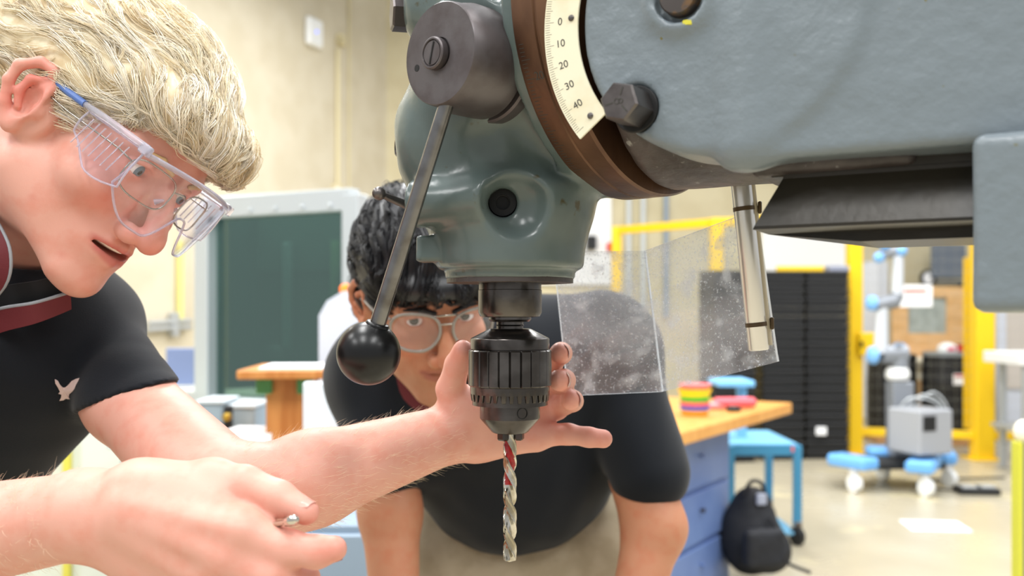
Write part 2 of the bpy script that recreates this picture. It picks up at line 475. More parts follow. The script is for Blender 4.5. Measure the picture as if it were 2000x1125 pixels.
# --- browned swivel ring
fl = MB()
fl.lathe([(.13, -.002), (.1375, -.002), (.138, 0), (.138, .0165), (.1367, .0175), (.1367, .0185), (.1378, .0195), (.1378, .035), (.136, .0372), (.10, .0375)], 160, Cb, frame_from(dv, AZ))
ring = fl.out('swivel_ring', BROWN, drill, 25)
gm = MB()
for i in range(40):
    a = math.radians(-62 + i * 1.15); e = nv * math.cos(a) + AZ * math.sin(a); t = np.cross(dv, e)
    gm.box(Cb + dv * (.003 if i % 5 else .0045) + e * .138, (.0004, (.004 if i % 5 else .0075), .0003), np.stack([t, dv, e], 1))
gm.out('stamped_marks', INK, ring)
def text(s, c, R, size, m, parent, name='numeral', rot=0.0, depth=.00006):
    cu = bpy.data.curves.new(name, 'FONT'); cu.body = s; cu.size = size; cu.align_x = 'CENTER'; cu.align_y = 'CENTER'; cu.extrude = depth
    tmp = bpy.data.objects.new(name, cu); COL.objects.link(tmp)
    dg = bpy.context.evaluated_depsgraph_get(); me = bpy.data.meshes.new_from_object(tmp.evaluated_get(dg))
    bpy.data.objects.remove(tmp); n = len(me.vertices); v = np.empty(n * 3, np.float32); me.vertices.foreach_get('co', v); v = v.reshape(-1, 3).astype(float)
    v = v @ rz(rot).T @ np.array(R).T + np.array(c); me.vertices.foreach_set('co', v.astype(np.float32).ravel()); me.update()
    me.materials.clear(); me.materials.append(m)
    o = bpy.data.objects.new(name, me); COL.objects.link(o)
    if parent is not None: par(o, parent)
    return o
aa = math.radians(-27); e_ = nv * math.cos(aa) + AZ * math.sin(aa)
text('20', Cb + dv * .0125 + e_ * .1381, np.stack([dv, np.cross(e_, dv), e_], 1), .0085, INK, ring)
# --- arm: neck, side casting with its round pad, slideway under it
nk = SDF()
pc = UP(.1195, 0, 1.4395)                                      # centre of the round pad
Cf = Cb + dv * .036
nk.cyl(Cf, Cf + d2 * .2, .133, .132, .012, 0)
nk.cut(UP(.1, .011, 1.45), n2, .3, .1)
nk.box(UP(.182, .075, 1.370), (.050, .05, .034), .006, .02, 'u', RA)
nk.disp(lambda q: wob(q, 10, 5, .0012) + wob(q, 60, 6, .0004), (-1, 0, 0), (1, 2, 3))
sdf_obj('arm_neck', nk, 0.0022, GRIME, drill)
ar = SDF()
ar.cyl(pc + n2 * .001, pc - n2 * .05, .091, .093, .004, 0)
ar.box(UP(.345, .105, 1.50), (.222, .104, .158), .005, .008, 'u', RA)
ar.cap(UP(.138, .0065, 1.352), UP(.135, .010, 1.50), .0115, .009, .022)
ar.ell(UP(.28, -.004, 1.52), (.10, .012, .05), .03, 'u', RA)
br = onarm(1330, -5)
ar.cyl(br + n2 * .004, br - n2 * .03, .0205, .0215, .002, .012)
ar.cyl(br + n2 * .03, br - n2 * .003, .0165, .0165, .001, .002, 's')
ar.cyl(onarm(1242, 214) + n2 * .02, onarm(1242, 214) - n2 * .004, .0158, .0158, .001, .003, 's')
ar.disp(lambda q: wob(q, 8, 7, .0012), (-1, 0, 0), (1, 2, 3))
sdf_obj('arm', ar, 0.0025, PAINT, drill)
sl = MB()
sl.box(UP(.345, .115, 1.343), (.40, .17, .016), RA, .001)
slide = sl.out('slideway_web', OILED, drill)
dt = [(.030, 1.3365), (.030, 1.3335), (.0165, 1.3035), (.0165, 1.3015), (.055, 1.3010), (.055, 1.2945), (.12, 1.2940), (.19, 1.30), (.19, 1.3365)]
vs = []; us = [.137, .1385, .142, .150, .55]
for i, u in enumerate(us):
    for w, z in dt:
        k = (z - 1.30) / .036; bulge = [.0, .0, .0, 0, 0][i]
        uu = u + (.017 * max(0, min(1, k)) if i < 4 else 0) + bulge
        if z < 1.3005: uu = max(uu, .195 + .004 * i)
        vs.append(UP(uu, w, z))
n_ = len(dt); fs = [tuple(range(n_)), tuple((len(us) - 1) * n_ + i for i in range(n_))[::-1]]
for i in range(len(us) - 1):
    for k in range(n_): fs.append((i * n_ + k, (i + 1) * n_ + k, (i + 1) * n_ + (k + 1) % n_, i * n_ + (k + 1) % n_))
b_ = MB(); add_bm(b_.bm, vs, fs); b_.out('dovetail_slide', OILED, drill, 20)
kb = SDF(); kb.box(UP(.345, .065, 1.2968), (.0805, .085, .0468), .006, 0, 'u', RA); kb.disp(lambda q: wob(q, 9, 8, .0009), (-1, 0, 0), (1, 2, 3))
sdf_obj('clamp_housing', kb, 0.0025, PAINT, drill)
# --- graduated plate with its pins, marks and numerals
plane = np.stack([d2, AZ, n2], 1)      # x along the arm, y up, z out of the side
def pol(r, a, h=0.0): return pc + plane @ np.array([r * math.cos(a), r * math.sin(a), h])
a0, a1, NS = math.radians(140), math.radians(219), 44
pb = bmesh.new(); rows = []
for i in range(NS + 1):
    a = a0 + (a1 - a0) * i / NS
    ro, ri = .1185, .0938
    rows.append([pol(ri, a, .0004), pol(ro, a, .0004), pol(ro, a, .0022), pol(ri, a, .0022)])
vv = [p for r in rows for p in r]
ff = [(0, 1, 2, 3), tuple(4 * NS + k for k in (3, 2, 1, 0))] + [(4 * i + k, 4 * i + (k + 1) % 4, 4 * i + 4 + (k + 1) % 4, 4 * i + 4 + k) for i in range(NS) for k in range(4)]
add_bm(pb, vv, ff); plate = bm_obj('scale_plate', pb, IVORY, drill, 25)
zero, step = math.radians(177.3), math.radians(.79)
gm = MB()
for i in range(-30, 51):
    a = zero + i * step; L_ = .0062 if i % 10 == 0 else (.0048 if i % 5 == 0 else .0034)
    e = plane @ np.array([math.cos(a), math.sin(a), 0]); t = np.cross(n2, e)
    gm.box(pol(.1178 - L_ / 2, a, .0022), (L_, .00022, .00016), np.stack([e, t, n2], 1))
gm.out('graduation_marks', INK, plate)
for i, s_ in enumerate(('0', '10', '20', '30', '40')):
    a = zero + i * 10 * step
    text(s_, pol(.1068, a, .0023), plane, .0070, INK, plate, 'numeral', a - PI)
for a, r in ((zero - math.radians(1), .0985), (math.radians(215.5), .1035)):
    MB().lathe([(.0021, -.001), (.0021, .0006), (.0014, .0015), (1e-5, .0017)], 16, pol(r, a, .0022), frame_from(n2)).out('pin', DSTEEL, plate)
# --- hex bolts
def hexbolt(c, ax, af, L_, nm, marks=True, label=None):
    R = frame_from(ax, AZ); rr = af / 2 / math.cos(PI / 6)
    o = MB().lathe([(rr, -.004), (rr, L_ - .0018), (rr * .9, L_), (1e-4, L_)], 6, c, R @ rz(.3)).out(nm, DSTEEL, drill, 20, label)
    MB().lathe([(rr * 1.12, -.004), (rr * 1.18, .0012), (rr * 1.12, .0022), (rr * .8, .0022)], 32, c, R).out('washer', BLACK, o)
    if marks:
        mk = MB()
        for k in range(3):
            a = 1.75 + k * 2 * PI / 3; e = R @ np.array([math.cos(a), math.sin(a), 0]); t = R @ np.array([-math.sin(a), math.cos(a), 0])
            mk.box(c + R[:, 2] * L_ + e * .0064, (.0052, .0009, .0006), np.stack([e, t, R[:, 2]], 1))
        mk.lathe([(.0014, 0), (.0014, .0003), (.0020, .0003), (.0020, 0)], 20, c + R[:, 2] * L_ + R[:, 1] * .0010, R, cap=False)
        mk.lathe([(.0011, 0), (.0011, .0003), (.0017, .0003), (.0017, 0)], 20, c + R[:, 2] * L_ - R[:, 1] * .0016, R, cap=False)
        mk.out('grade_marks', INK, o)
    return o
hexbolt(onarm(1243, 214), n2, .0225, .029, 'hex_bolt')
bt = MB().lathe([(.0125, -.02), (.0125, .0055), (.0115, .007), (1e-4, .0075)], 32, br, frame_from(n2)).out('pivot_pin', M('rusty_pin', '#4b4644', .5, .6, col2='#7a5a35', vscale=90, vlo=.5, vhi=.65), drill)
MB().box(br + n2 * .004 - AZ * .018 + d2 * .006, (.007, .004, .003), plane, .0008).out('paint_fleck', M('yellow_fleck', '#c9c23a', .5), bt)
# --- feed hub with slotted screw, lever and ball
HF = P(858, 104, .70); ha = np.array([-.69, -.724, 0]); HR = frame_from(ha, AZ)
hub = MB().lathe([(.030, -.062), (.0425, -.062), (.0425, -.053), (.041, -.0515), (.036, -.0515), (.036, -.0475), (.0405, -.0475), (.0405, -.022), (.0382, -.012), (.0372, -.0012), (.0364, 0), (.0115, 0), (.0115, -.002), (1e-4, -.002)], 72, HF, HR).out('feed_hub', HUBST, drill, 30)
hs = MB().lathe([(.0118, -.001), (.0118, .0042), (.0108, .0050), (.0098, .0050), (.0093, .0036), (.0088, .0036), (.0086, .0046), (1e-4, .0047)], 40, HF + HR[:, 1] * 0.003, HR).out('slotted_screw', HUBST, hub)
sa = np.cross(ha, np.array([.18, 0, 1])); sa = np.array([0.0, 0, 1]) * .97 + np.cross(AZ, ha) * .28; sa /= np.linalg.norm(sa)
MB().box(HF + HR[:, 1] * .003 + ha * .0046, (.0012, .0162, .0012), np.stack([np.cross(sa, ha), sa, ha], 1)).out('screw_slot', BLACK, hs)
hx = np.cross(AZ, ha); hx = hx if hx[0] > 0 else -hx
MB().lathe([(.0026, -.001), (.0026, .0002), (1e-4, .0002)], 20, HF - hx * .0245 - AZ * .0065, HR).out('pin_hole', BLACK, hub)
BL = P(720, 690, .735); L0 = P(876, 190, .705)
bd = (BL - L0) / np.linalg.norm(BL - L0)
lev = MB().tube([L0 - bd * .03, L0, L0 + (BL - L0) * .5, BL], [.0056, .0056, .0059, .0062], 24).out('feed_lever', ROD, drill)
MB().a(sph_vf(BL, .0242, 48, 32, frame_from(-bd))).lathe([(.0092, .018), (.0092, .0235), (.0084, .0245), (.005, .0247)], 32, BL, frame_from(-bd)).out('ball_knob', BALLM, lev, 60, 'glossy black ball knob')
q0, q1 = P(740, 378, .765), P(840, 420, .80)
sm = MB().tube([q0, q0 + (q1 - q0) * .2, q1], [.0024, .0030, .0046], 16).a(sph_vf(q0, .0054, 24, 16)).out('locking_lever', DSTEEL, drill)
# --- quill, chuck
def zl(rows): return [(r, zy(y)) for r, y in rows]
O0 = (SX, SY, 0)
MB().lathe(zl([(.020, 546), (.0258, 546), (.0258, 566), (.0262, 567), (.0262, 610), (.0245, 618), (.0175, 620), (.0175, 624), (.0160, 628), (.0110, 629), (.0110, 634), (.0116, 635), (.0110, 637), (.0110, 644)])[::-1], 64, O0).out('quill', CHUCKM, drill, 30)
ck = MB().lathe(zl([(.010, 642), (.0165, 642), (.0178, 643), (.0318, 660), (.0322, 661), (.0325, 663), (.0325, 681), (.0310, 682), (.0310, 790), (.0247, 790), (.0247, 816), (.0238, 819), (.0150, 843), (.0135, 845), (.0065, 846)])[::-1], 96, O0).out('chuck', CHUCKM, drill, 28)
def kn(a, i, r, z):
    g = 0.5 + 0.5 * math.cos(a * 24)
    return (r - (.0011 if g > .965 else 0) if 2 <= i <= 5 else r, z)
def teeth(a, i, r, z):
    s_ = (a * 30 / (2 * PI)) % 1.0; up = .0058 if s_ < .42 else 0.0
    return (r, z + up) if i >= 10 else (r, z)
prof = zl([(.0300, 683), (.0335, 683), (.0343, 685), (.0343, 688), (.0343, 748), (.0343, 751), (.0335, 753), (.0328, 754), (.0328, 756), (.0326, 768), (.0318, 781), (.0300, 785), (.0270, 785)])
MB().lathe([(r, z) for r, z in prof][::1], 240, O0, None, lambda a, i, r, z: teeth(a, i, *kn(a, i, r, z)), cap=False).out('chuck_sleeve', CHUCKM, ck, 28)
hd = np.array([math.sin(.42), -math.cos(.42), 0])
MB().lathe([(.0046, .0), (.0046, .0006), (.0040, .0006), (.0038, -.0012), (1e-4, -.0012)], 28, np.array([SX, SY, zy(802)]) + hd * .0243, frame_from(hd)).out('key_hole', BLACK, ck)
for k in range(3):
    a = -PI / 2 + .25 + k * 2 * PI / 3 + PI / 3; e = np.array([math.cos(a), math.sin(a), 0]); t = np.array([-math.sin(a), math.cos(a), 0])
    MB().box(np.array([SX, SY, zy(850)]) + e * .0082, (.0062, .0085, .0076), np.stack([e, t, AZ], 1), .0012).out('chuck_jaw', CHUCKM, ck)
# --- twist drill (held by the chuck: a thing of its own)
def twist(name):
    R_, z0, z1, pitch = .0055, zy(846), zy(1097), .056
    nz, na = 150, 72; v = []; f = []; red = []
    for i in range(nz + 1):
        t = i / nz; z = z0 + (z1 - z0) * t; sh = min(1, max(0, (t - .02) / .05)); tip = max(0, (t - .985) / .015)
        for k in range(na):
            a = 2 * PI * k / na; ph = (a - 2 * PI * (z0 - z) / pitch * -1 * -1 + .4) % PI
            x = min(ph, PI - ph)                                    # distance from the flute centre
            g = max(0, 1 - (x / .78) ** 2) ** .6
            land = .94 if .98 < ph < 1.9 else 1.0
            r = R_ * (land - .66 * g * sh) * (1 - .75 * tip)
            v.append((SX + r * math.cos(a), SY + r * math.sin(a), z))
    for i in range(nz):
        for k in range(na):
            k2 = (k + 1) % na; f.append((i * na + k, (i + 1) * na + k, (i + 1) * na + k2, i * na + k2))
            z = z0 + (z1 - z0) * (i + .5) / nz; ph = (2 * PI * (k + .5) / na - 2 * PI * (z0 - z) / pitch + .4) % PI; x = min(ph, PI - ph)
            red.append(x < .72 and .03 < i / nz < .40)
    f += [tuple(range(na)), tuple(nz * na + k for k in range(na))[::-1]]; red += [False, False]
    b = bmesh.new(); add_bm(b, v, f); bmesh.ops.recalc_face_normals(b, faces=b.faces)
    o = bm_obj(name, b, BRIGHT, None, 40, None, False); o.data.materials.append(REDP)
    o.data.polygons.foreach_set('material_index', [int(x) for x in red] if len(o.data.polygons) == len(red) else [0] * len(o.data.polygons))
    return o
tag(twist('drill_bit'), 'bright steel twist drill with red painted flutes held in the chuck', 'drill bit')
# --- clear chip guard on its aluminium tube
def gloss_fac(N, L, base=.035, top=.8):
    """how much a thin clear sheet mirrors: rises towards grazing views, the same from both faces"""
    lw = N.new('ShaderNodeLayerWeight'); lw.inputs[0].default_value = .5
    pw = N.new('ShaderNodeMath'); pw.operation = 'POWER'; pw.inputs[1].default_value = 4.0; L.new(lw.outputs['Facing'], pw.inputs[0])
    mr = N.new('ShaderNodeMapRange'); mr.inputs[3].default_value = base; mr.inputs[4].default_value = top; L.new(pw.outputs[0], mr.inputs[0]); return mr.outputs[0]
def guardmat():
    m = bpy.data.materials.new('dusty_acrylic'); m.use_nodes = True; nt = m.node_tree; N = nt.nodes; L = nt.links; b = N['Principled BSDF']
    out = N['Material Output']; tr = N.new('ShaderNodeBsdfTransparent'); gl = N.new('ShaderNodeBsdfGlossy'); gl.inputs['Roughness'].default_value = .05
    tr.inputs[0].default_value = (.97, .985, 1, 1)
    m1 = N.new('ShaderNodeMixShader'); L.new(gloss_fac(N, L), m1.inputs[0]); L.new(tr.outputs[0], m1.inputs[1]); L.new(gl.outputs[0], m1.inputs[2])
    b.inputs['Base Color'].default_value = lin('#dfe3ea'); b.inputs['Roughness'].default_value = .8
    tc = N.new('ShaderNodeTexCoord'); acc = None
    def layer(sc, lo, hi, amt, det):
        nonlocal acc
        n = N.new('ShaderNodeTexNoise'); n.inputs['Scale'].default_value = sc; n.inputs['Detail'].default_value = det; L.new(tc.outputs['Object'], n.inputs['Vector'])
        r = N.new('ShaderNodeMapRange'); r.inputs[1].default_value = lo; r.inputs[2].default_value = hi; r.inputs[4].default_value = amt; L.new(n.outputs['Fac'], r.inputs[0])
        if acc is None: acc = r.outputs[0]
        else:
            a = N.new('ShaderNodeMath'); a.operation = 'ADD'; a.use_clamp = True; L.new(acc, a.inputs[0]); L.new(r.outputs[0], a.inputs[1]); acc = a.outputs[0]
    layer(14, .40, .70, .26, 3); layer(420, .62, .70, .55, 2); layer(60, .54, .72, .38, 8)
    a = N.new('ShaderNodeMath'); a.operation = 'ADD'; a.inputs[1].default_value = .10; L.new(acc, a.inputs[0])
    m2 = N.new('ShaderNodeMixShader'); L.new(a.outputs[0], m2.inputs[0]); L.new(m1.outputs[0], m2.inputs[1]); L.new(b.outputs[0], m2.inputs[2]); L.new(m2.outputs[0], out.inputs[0])
    return m
GUARD = guardmat(); ALU = M('aluminium_tube', '#f0f1f4', .26, .7, col2='#dcdad6', vscale=30, stretch=(1, 1, .1)); EDGE = M('acrylic_edge', '#eef2f6', .25, trans=.3); TAPE = M('brown_clip', '#4c3b22', .5)
guard = thing('chip_guard', 'dusty clear acrylic chip guard of two angled panels on an aluminium tube', 'guard', P(1475, 500, .80))
def panel(pts, nm):
    p = np.array(pts); nn = np.cross(p[1] - p[0], p[-1] - p[0]); nn /= np.linalg.norm(nn); n = len(p); h = nn * .0015
    v = np.concatenate([p - h, p + h]); o = MB()
    add_bm(o.bm, v, [tuple(range(n))[::-1], tuple(range(n, 2 * n))] + [(i, (i + 1) % n, (i + 1) % n + n, i + n) for i in range(n)])
    o = o.out(nm, GUARD, guard, None)
    o.data.materials.append(EDGE)
    for q in o.data.polygons: q.material_index = 0 if len(q.vertices) == n and abs(np.array(q.normal) @ nn) > .9 else 1
    return o
g_tl, g_bl, g_ft, g_fb = P(1080, 490, .955), P(1110, 773, .955), P(1260, 490, .915), P(1294, 765, .915)
g_tr, g_br = P(1477, 408, .81), P(1520, 706, .81)
panel([g_tl, g_bl, g_fb, g_ft], 'guard_panel'); panel([g_ft, g_fb, g_br, P(1517, 690, .81), g_tr, P(1445, 421, .83)], 'guard_panel')
t0, t1 = P(1447, 352, .795), P(1482, 684, .795); td = (t1 - t0) / np.linalg.norm(t1 - t0)
tb = MB().tube([t0, t1 - td * .001, t1], [.0084, .0084, .0076], 28).out('guard_tube', ALU, guard, 40)
MB().tube([t0 + np.array([.0075, .001, 0]), t1 + np.array([.0075, .001, .004])], .0042, 12).out('guard_tube_flange', M('beige_strip', '#b8ad95', .5), guard)
for y in (398, 632):
    f_ = (y - 340) / 344; c = t0 + (t1 - t0) * f_
    MB().tube([c - td * .0017, c + td * .0017], .0087, 28).box(c + np.array([.0125, -.002, .001]), (.0028, .004, .010), None, .0008).out('clip', TAPE, guard, 40)
# ================================================================== PERSON with blond hair, leaning in from one side
SKIN = M('skin', '#ffffff', 0.46, attr='col', col2='#fbe9e4', vscale=60, vlo=0.45, vhi=0.75, bump=0.12, bscale=900, bdist=0.0006, sss=0.12, sscale=0.004, spec=0.4)
EYEW = M('eye_white', '#e9e4e0', 0.15); IRISB = M('iris_blue_grey', '#5d7482', 0.1); PUP = M('pupil', '#08080a', 0.08); IRISD = M('iris_dark', '#2b1c14', 0.1)
TOOTH = M('tooth', '#efe8d8', 0.25); MOUTHIN = M('mouth_inside', '#4a1c1c', 0.5)
def mm(*p): return np.array(p, float) / 1000
def head_sdf(sd, mouth_open=2.5, jaw=1.0):
    """head in its own frame: x forward, y to its left, z up, origin between the ears at eye level"""
    U = lambda *p: np.array(p, float) / 1000
    sd.ell(U(-8, 0, 38), U(98, 75, 80), 0.01)
    sd.ell(U(36, 0, 35), U(57, 61, 58), 0.02)
    sd.ell(U(40, 0, -28), U(49, 58, 62), 0.02)
    sd.ell(U(14, 0, -55), U(56, 55, 48), 0.02)
    for y in (-1, 1):
        sd.ell(U(56, 43 * y, -30), U(26, 21, 19), 0.014)
        sd.cap(U(4, 50 * y, -58), U(68, 17 * y, -102), 0.018 * jaw, 0.015, 0.022)
        sd.cap(U(84, 12 * y, 17), U(72, 46 * y, 15), 0.0105, 0.010, 0.010)
    sd.ell(U(77, 0, -105), U(18, 21, 17), 0.014)
    sd.ell(U(66, 0, -71), U(29, 34, 30), 0.014)
    for y in (-1, 1):
        sd.ell(U(99, 32 * y, 0), U(18, 17, 12.5), 0.010, 's')
        sd.ell(U(72, 32 * y, 0), 0.0143, 0.004)
        sd.ell(U(87, 33 * y, -0.5), U(12, 13.5, 5.0), 0.0015, 's')
        sd.chain([U(86, 17 * y, 4.5), U(87.5, 30 * y, 8.2), U(80, 45 * y, 3)], [0.0016, 0.0022, 0.0016], 0.002)
    sd.cap(U(90, 0, 4), U(111, 0, -37), 0.0085, 0.0105, 0.008)
    sd.ell(U(111.5, 0, -44), U(11.5, 12, 11), 0.006)
    for y in (-1, 1):
        sd.ell(U(99, 13.5 * y, -47.5), U(12.5, 8, 9), 0.005)
        sd.ell(U(105, 7 * y, -57), U(6.5, 3.8, 5), 0.002, 's')
    mo = mouth_open
    for y in (-1, 1):
        sd.chain([U(93, 1 * y, -62.5), U(89, 13 * y, -63.5), U(75, 28 * y, -67.5)], [.0050, .0044, .0024], 0.004)
        sd.chain([U(90, 0, -74 - mo), U(86, 13 * y, -73 - mo * .9), U(74, 27 * y, -69)], [.0060, .0052, .0026], 0.004)
    sd.ell(U(86, 0, -67.6 - mo * .5), U(19, 25, mo * .95), 0.0012, 's')
    for y in (-1, 1):      # ear: plate, rim, inner fold, tragus, lobe, hollow
        Rl = frame_from((-0.35, y, 0.05), (0.25, 0, 0.97))
        sd.ell(U(-9, 76 * y, -8), U(29, 19, 5.5), 0.005, 'u', Rl)
        sd.ell(U(-4, 66 * y, -12), U(20, 10, 26), 0.008)
        sd.ell(U(-3, 83.5 * y, -11), U(15, 10, 8.5), 0.004, 's', Rl)
        rim = [(3, 75, -2), (5, 77, 12), (-2, 82, 22), (-14, 87, 21), (-25, 91, 9), (-25, 90, -6), (-19, 85, -22), (-11, 79, -34)]
        sd.chain([U(a, b * y, c) for a, b, c in rim], [.0032, .0036, .004, .0044, .0046, .0044, .0044, .005], 0.003)
        inn = [(-4, 81, 12), (-13, 85, 5), (-15, 85, -8), (-9, 81, -19)]
        sd.chain([U(a, b * y, c) for a, b, c in inn], [.0026, .0034, .0034, .0028], 0.003)
        sd.ell(U(-7, 78 * y, -33), U(7, 4.5, 8), 0.005)
        sd.ell(U(5, 76 * y, -12), U(6, 4, 7), 0.004)
def head_colour(V, R, t, base, lip, red, beard=None, earred=0.6):
    q = (V - t) @ R * 1000; c = np.tile(np.array(lin(base)[:3]), (len(V), 1))
    lipc = np.array(lin(lip)[:3]); redc = np.array(lin(red)[:3])
    def blend(w, col):
        nonlocal c; w = np.clip(w, 0, 1)[:, None]; c = c * (1 - w) + np.array(col) * w
    g = lambda p, r: np.exp(-(((q - np.array(p)) / np.array(r)) ** 2).sum(1))
    for y in (-1, 1):
        blend(0.45 * g((75, 42 * y, -38), (30, 18, 18)), redc)
        blend(earred * g((-10, 86 * y, 0), (26, 9, 34)), redc)
        blend(0.4 * g((84, 32 * y, -2), (20, 20, 11)), redc)
    blend(0.5 * g((116, 0, -46), (16, 16, 14)), redc)
    blend(0.25 * g((85, 0, 48), (30, 50, 25)), redc)
    near = ((q ** 2).sum(1) < 150 ** 2)
    if beard is not None:
        blend(0.35 * np.clip((-62 - q[:, 2]) / 20, 0, 1) * (q[:, 0] > -10) * near, lin(beard)[:3])
    ay = np.abs(q[:, 1]); fr_ = np.clip((q[:, 0] - 70) / 5, 0, 1)
    w = np.exp(-((q[:, 2] + 64.8 + ay * .10) / 3.6) ** 4) * np.clip((30 - ay) / 5, 0, 1)
    w = np.maximum(w, np.exp(-((q[:, 2] + 77.0 - ay * .26) / 4.6) ** 4) * np.clip((27 - ay) / 6, 0, 1))
    blend(0.7 * w * near * fr_, lipc)
    return c
def eyeball(parent, R, t, y, gaze, irism):
    c = mm(72, 32 * y, 0) @ R.T + t; g = np.array(gaze, float); g /= np.linalg.norm(g); F = frame_from(g)
    o = MB().a(sph_vf(c, 0.0123, 28, 20)).out('eyeball', EYEW, parent, 80)
    ring = lambda r0, h: [(1e-5, math.sqrt(h * h - 1e-10))] + [(r0 * i / 4, math.sqrt(h * h - (r0 * i / 4) ** 2)) for i in range(1, 5)]
    MB().lathe(ring(0.0059, 0.01245), 24, c, F, cap=False).out('iris', irism, o, 80)
    MB().lathe(ring(0.0024, 0.01258), 16, c, F, cap=False).out('pupil', PUP, o, 80)
    return o
# pose: fitted to the photograph's features
R1 = np.array([[0.7616, 0.2176, 0.6104], [-0.3316, 0.9401, 0.0785], [-0.5568, -0.2622, 0.7882]])
R1, _ = np.linalg.qr(R1); R1 = R1 * np.sign(np.diag(R1.T @ np.array([[0.7616, 0.2176, 0.6104], [-0.3316, 0.9401, 0.0785], [-0.5568, -0.2622, 0.7882]])))
T1 = np.array([-0.3655, 0.865, 1.4060])
H1 = lambda *p: mm(*p) @ R1.T + T1
man1 = thing('person', 'person with blond hair in a black polo shirt reaching out to the drill chuck', 'person', (-0.45, 1.0, 0))
b1 = SDF(R1, T1); head_sdf(b1, 3.9); b1.frame()
neck0 = H1(-22, 0, -55); neck1 = P(-75, 600, 0.98)
b1.cap(neck0, neck1, 0.056, 0.056, 0.03)
chest1 = P(-60, 770, .99)
b1.ell(chest1, (0.085, 0.08, 0.14), 0.04)
# far (left) arm and the hand round the chuck
SH_L, EL_L, WR_L = P(160, 665, .97), P(455, 985, 0.775), P(893, 842, 0.872)
b1.cap(chest1 + np.array([0, 0, .1]), SH_L, 0.055, 0.036, 0.03)
CUF = P(250, 782, .90)
b1.cap(SH_L, CUF, 0.033, 0.0375, 0.02); b1.cap(CUF, EL_L, 0.0385, 0.0425, 0.02)
mid = EL_L + (WR_L - EL_L) * 0.33
b1.cap(EL_L, mid, 0.0405, 0.0375, 0.02); b1.cap(mid, WR_L, 0.0375, 0.0245, 0.015)
def hand(sd, palm, fingers, kp=0.012, kf=0.004):
    for a, b_, ra, rb in palm: sd.cap(a, b_, ra, rb, kp)
    for pts, rs in fingers: sd.chain(pts, rs, kf, k0=0.008)
lf = [
    ([P(1035, 745, .888), P(1078, 708, .893), P(1096, 690, .862), P(1092, 690, .826)], [.0115, .0100, .0092, .0086]),
    ([P(1040, 782, .892), P(1088, 752, .897), P(1102, 743, .86), P(1092, 743, .818)], [.0115, .0102, .0095, .0092]),
    ([P(1042, 818, .890), P(1088, 798, .89), P(1118, 783, .865), P(1114, 781, .832)], [.0110, .0098, .0092, .0088]),
    ([P(1050, 850, .88), P(1110, 848, .873), P(1150, 854, .868), P(1178, 857, .862)], [.0115, .0092, .0086, .0083]),
    ([P(905, 815, .868), P(880, 760, .858), P(893, 712, .845), P(904, 684, .832)], [.019, .0125, .0105, .0088]),
]
lp = [(WR_L, P(960, 838, .882), .0255, .0195), (P(930, 800, .875), P(1035, 750, .888), .021, .012), (P(940, 835, .88), P(1040, 785, .892), .020, .012),
      (P(930, 865, .88), P(1045, 855, .88), .0165, .0125), (P(940, 850, .88), P(1042, 818, .89), .019, .012), (P(905, 800, .868), P(960, 800, .87), .0195, .016)]
hand(b1, lp, lf)
# near (right) arm, hand with the back to us pinching a small burr
EL_R, WR_R = P(-230, 1075, .72), P(165, 1005, .64)
SH_R = P(-330, 640, .74)
b1.cap(chest1 + np.array([-.02, -.02, .08]), SH_R, 0.05, 0.042, 0.03)
b1.cap(SH_R, EL_R, 0.042, 0.038, 0.02)
mid = EL_R + (WR_R - EL_R) * 0.4
b1.cap(EL_R, mid, 0.037, 0.036, 0.02); b1.cap(mid, WR_R, 0.036, 0.028, 0.015)
rp = [(WR_R, P(300, 985, .635), .0275, .024), (P(270, 955, .635), P(420, 935, .64), .0155, .0125), (P(270, 985, .63), P(470, 1035, .612), .021, .0145),
      (P(260, 1010, .63), P(440, 1090, .612), .020, .0150), (P(250, 1030, .632), P(400, 1135, .62), .018, .0145), (P(240, 1050, .64), P(360, 1160, .635), .016, .013),
      (P(280, 960, .635), P(425, 975, .626), .0185, .012), (P(205, 1030, .638), P(330, 1130, .635), .022, .018),
      (P(235, 985, .612), P(470, 1036, .5995), .0034, .0030), (P(230, 1010, .611), P(438, 1088, .5990), .0034, .0030), (P(225, 1030, .614), P(395, 1132, .607), .0034, .0030)]
rf = [
    ([P(415, 940, .64), P(478, 948, .632), P(545, 972, .622), P(598, 1000, .612)], [.0140, .0128, .0108, .0082]),
    ([P(470, 1038, .612), P(560, 1072, .606), P(618, 1078, .604), P(652, 1072, .604)], [.0140, .0112, .0100, .0082]),
    ([P(440, 1092, .612), P(530, 1125, .605), P(570, 1135, .612), P(600, 1128, .62)], [.0142, .0112, .0100, .0085]),
    ([P(400, 1138, .62), P(480, 1175, .615), P(530, 1180, .625), P(555, 1165, .635)], [.0138, .0108, .0095, .008]),
    ([P(360, 1162, .635), P(420, 1205, .635), P(460, 1205, .645), P(485, 1190, .652)], [.0125, .0095, .0085, .0075]),
]
hand(b1, rp, rf)
def man1_col(V):
    c = head_colour(V, R1, T1, '#d69f8e', '#b85a55', '#d4766a', earred=0.75)
    redc = np.array(lin('#d98d7e')[:3])
    for pts, rs in lf + rf:
        for p, w, s in ((pts[-1], .55, .016), (pts[1], .35, .012), (pts[0], .2, .016)):
            g = np.exp(-((V - p) ** 2).sum(1) / s ** 2)[:, None] * w; c = c * (1 - g) + redc * g
    q = (V - T1) @ R1 * 1000
    for p, w, s in (((73, -27, -94), .55, 4), ((38, -55, -70), .35, 3), ((50, -52, -52), .3, 2.5), ((92, -12, 44), .3, 3)):     # blemishes and moles
        g = np.exp(-((q - np.array(p)) ** 2).sum(1) / s ** 2)[:, None] * w; c = c * (1 - g) + np.array(lin('#b8483f')[:3]) * g
    return c
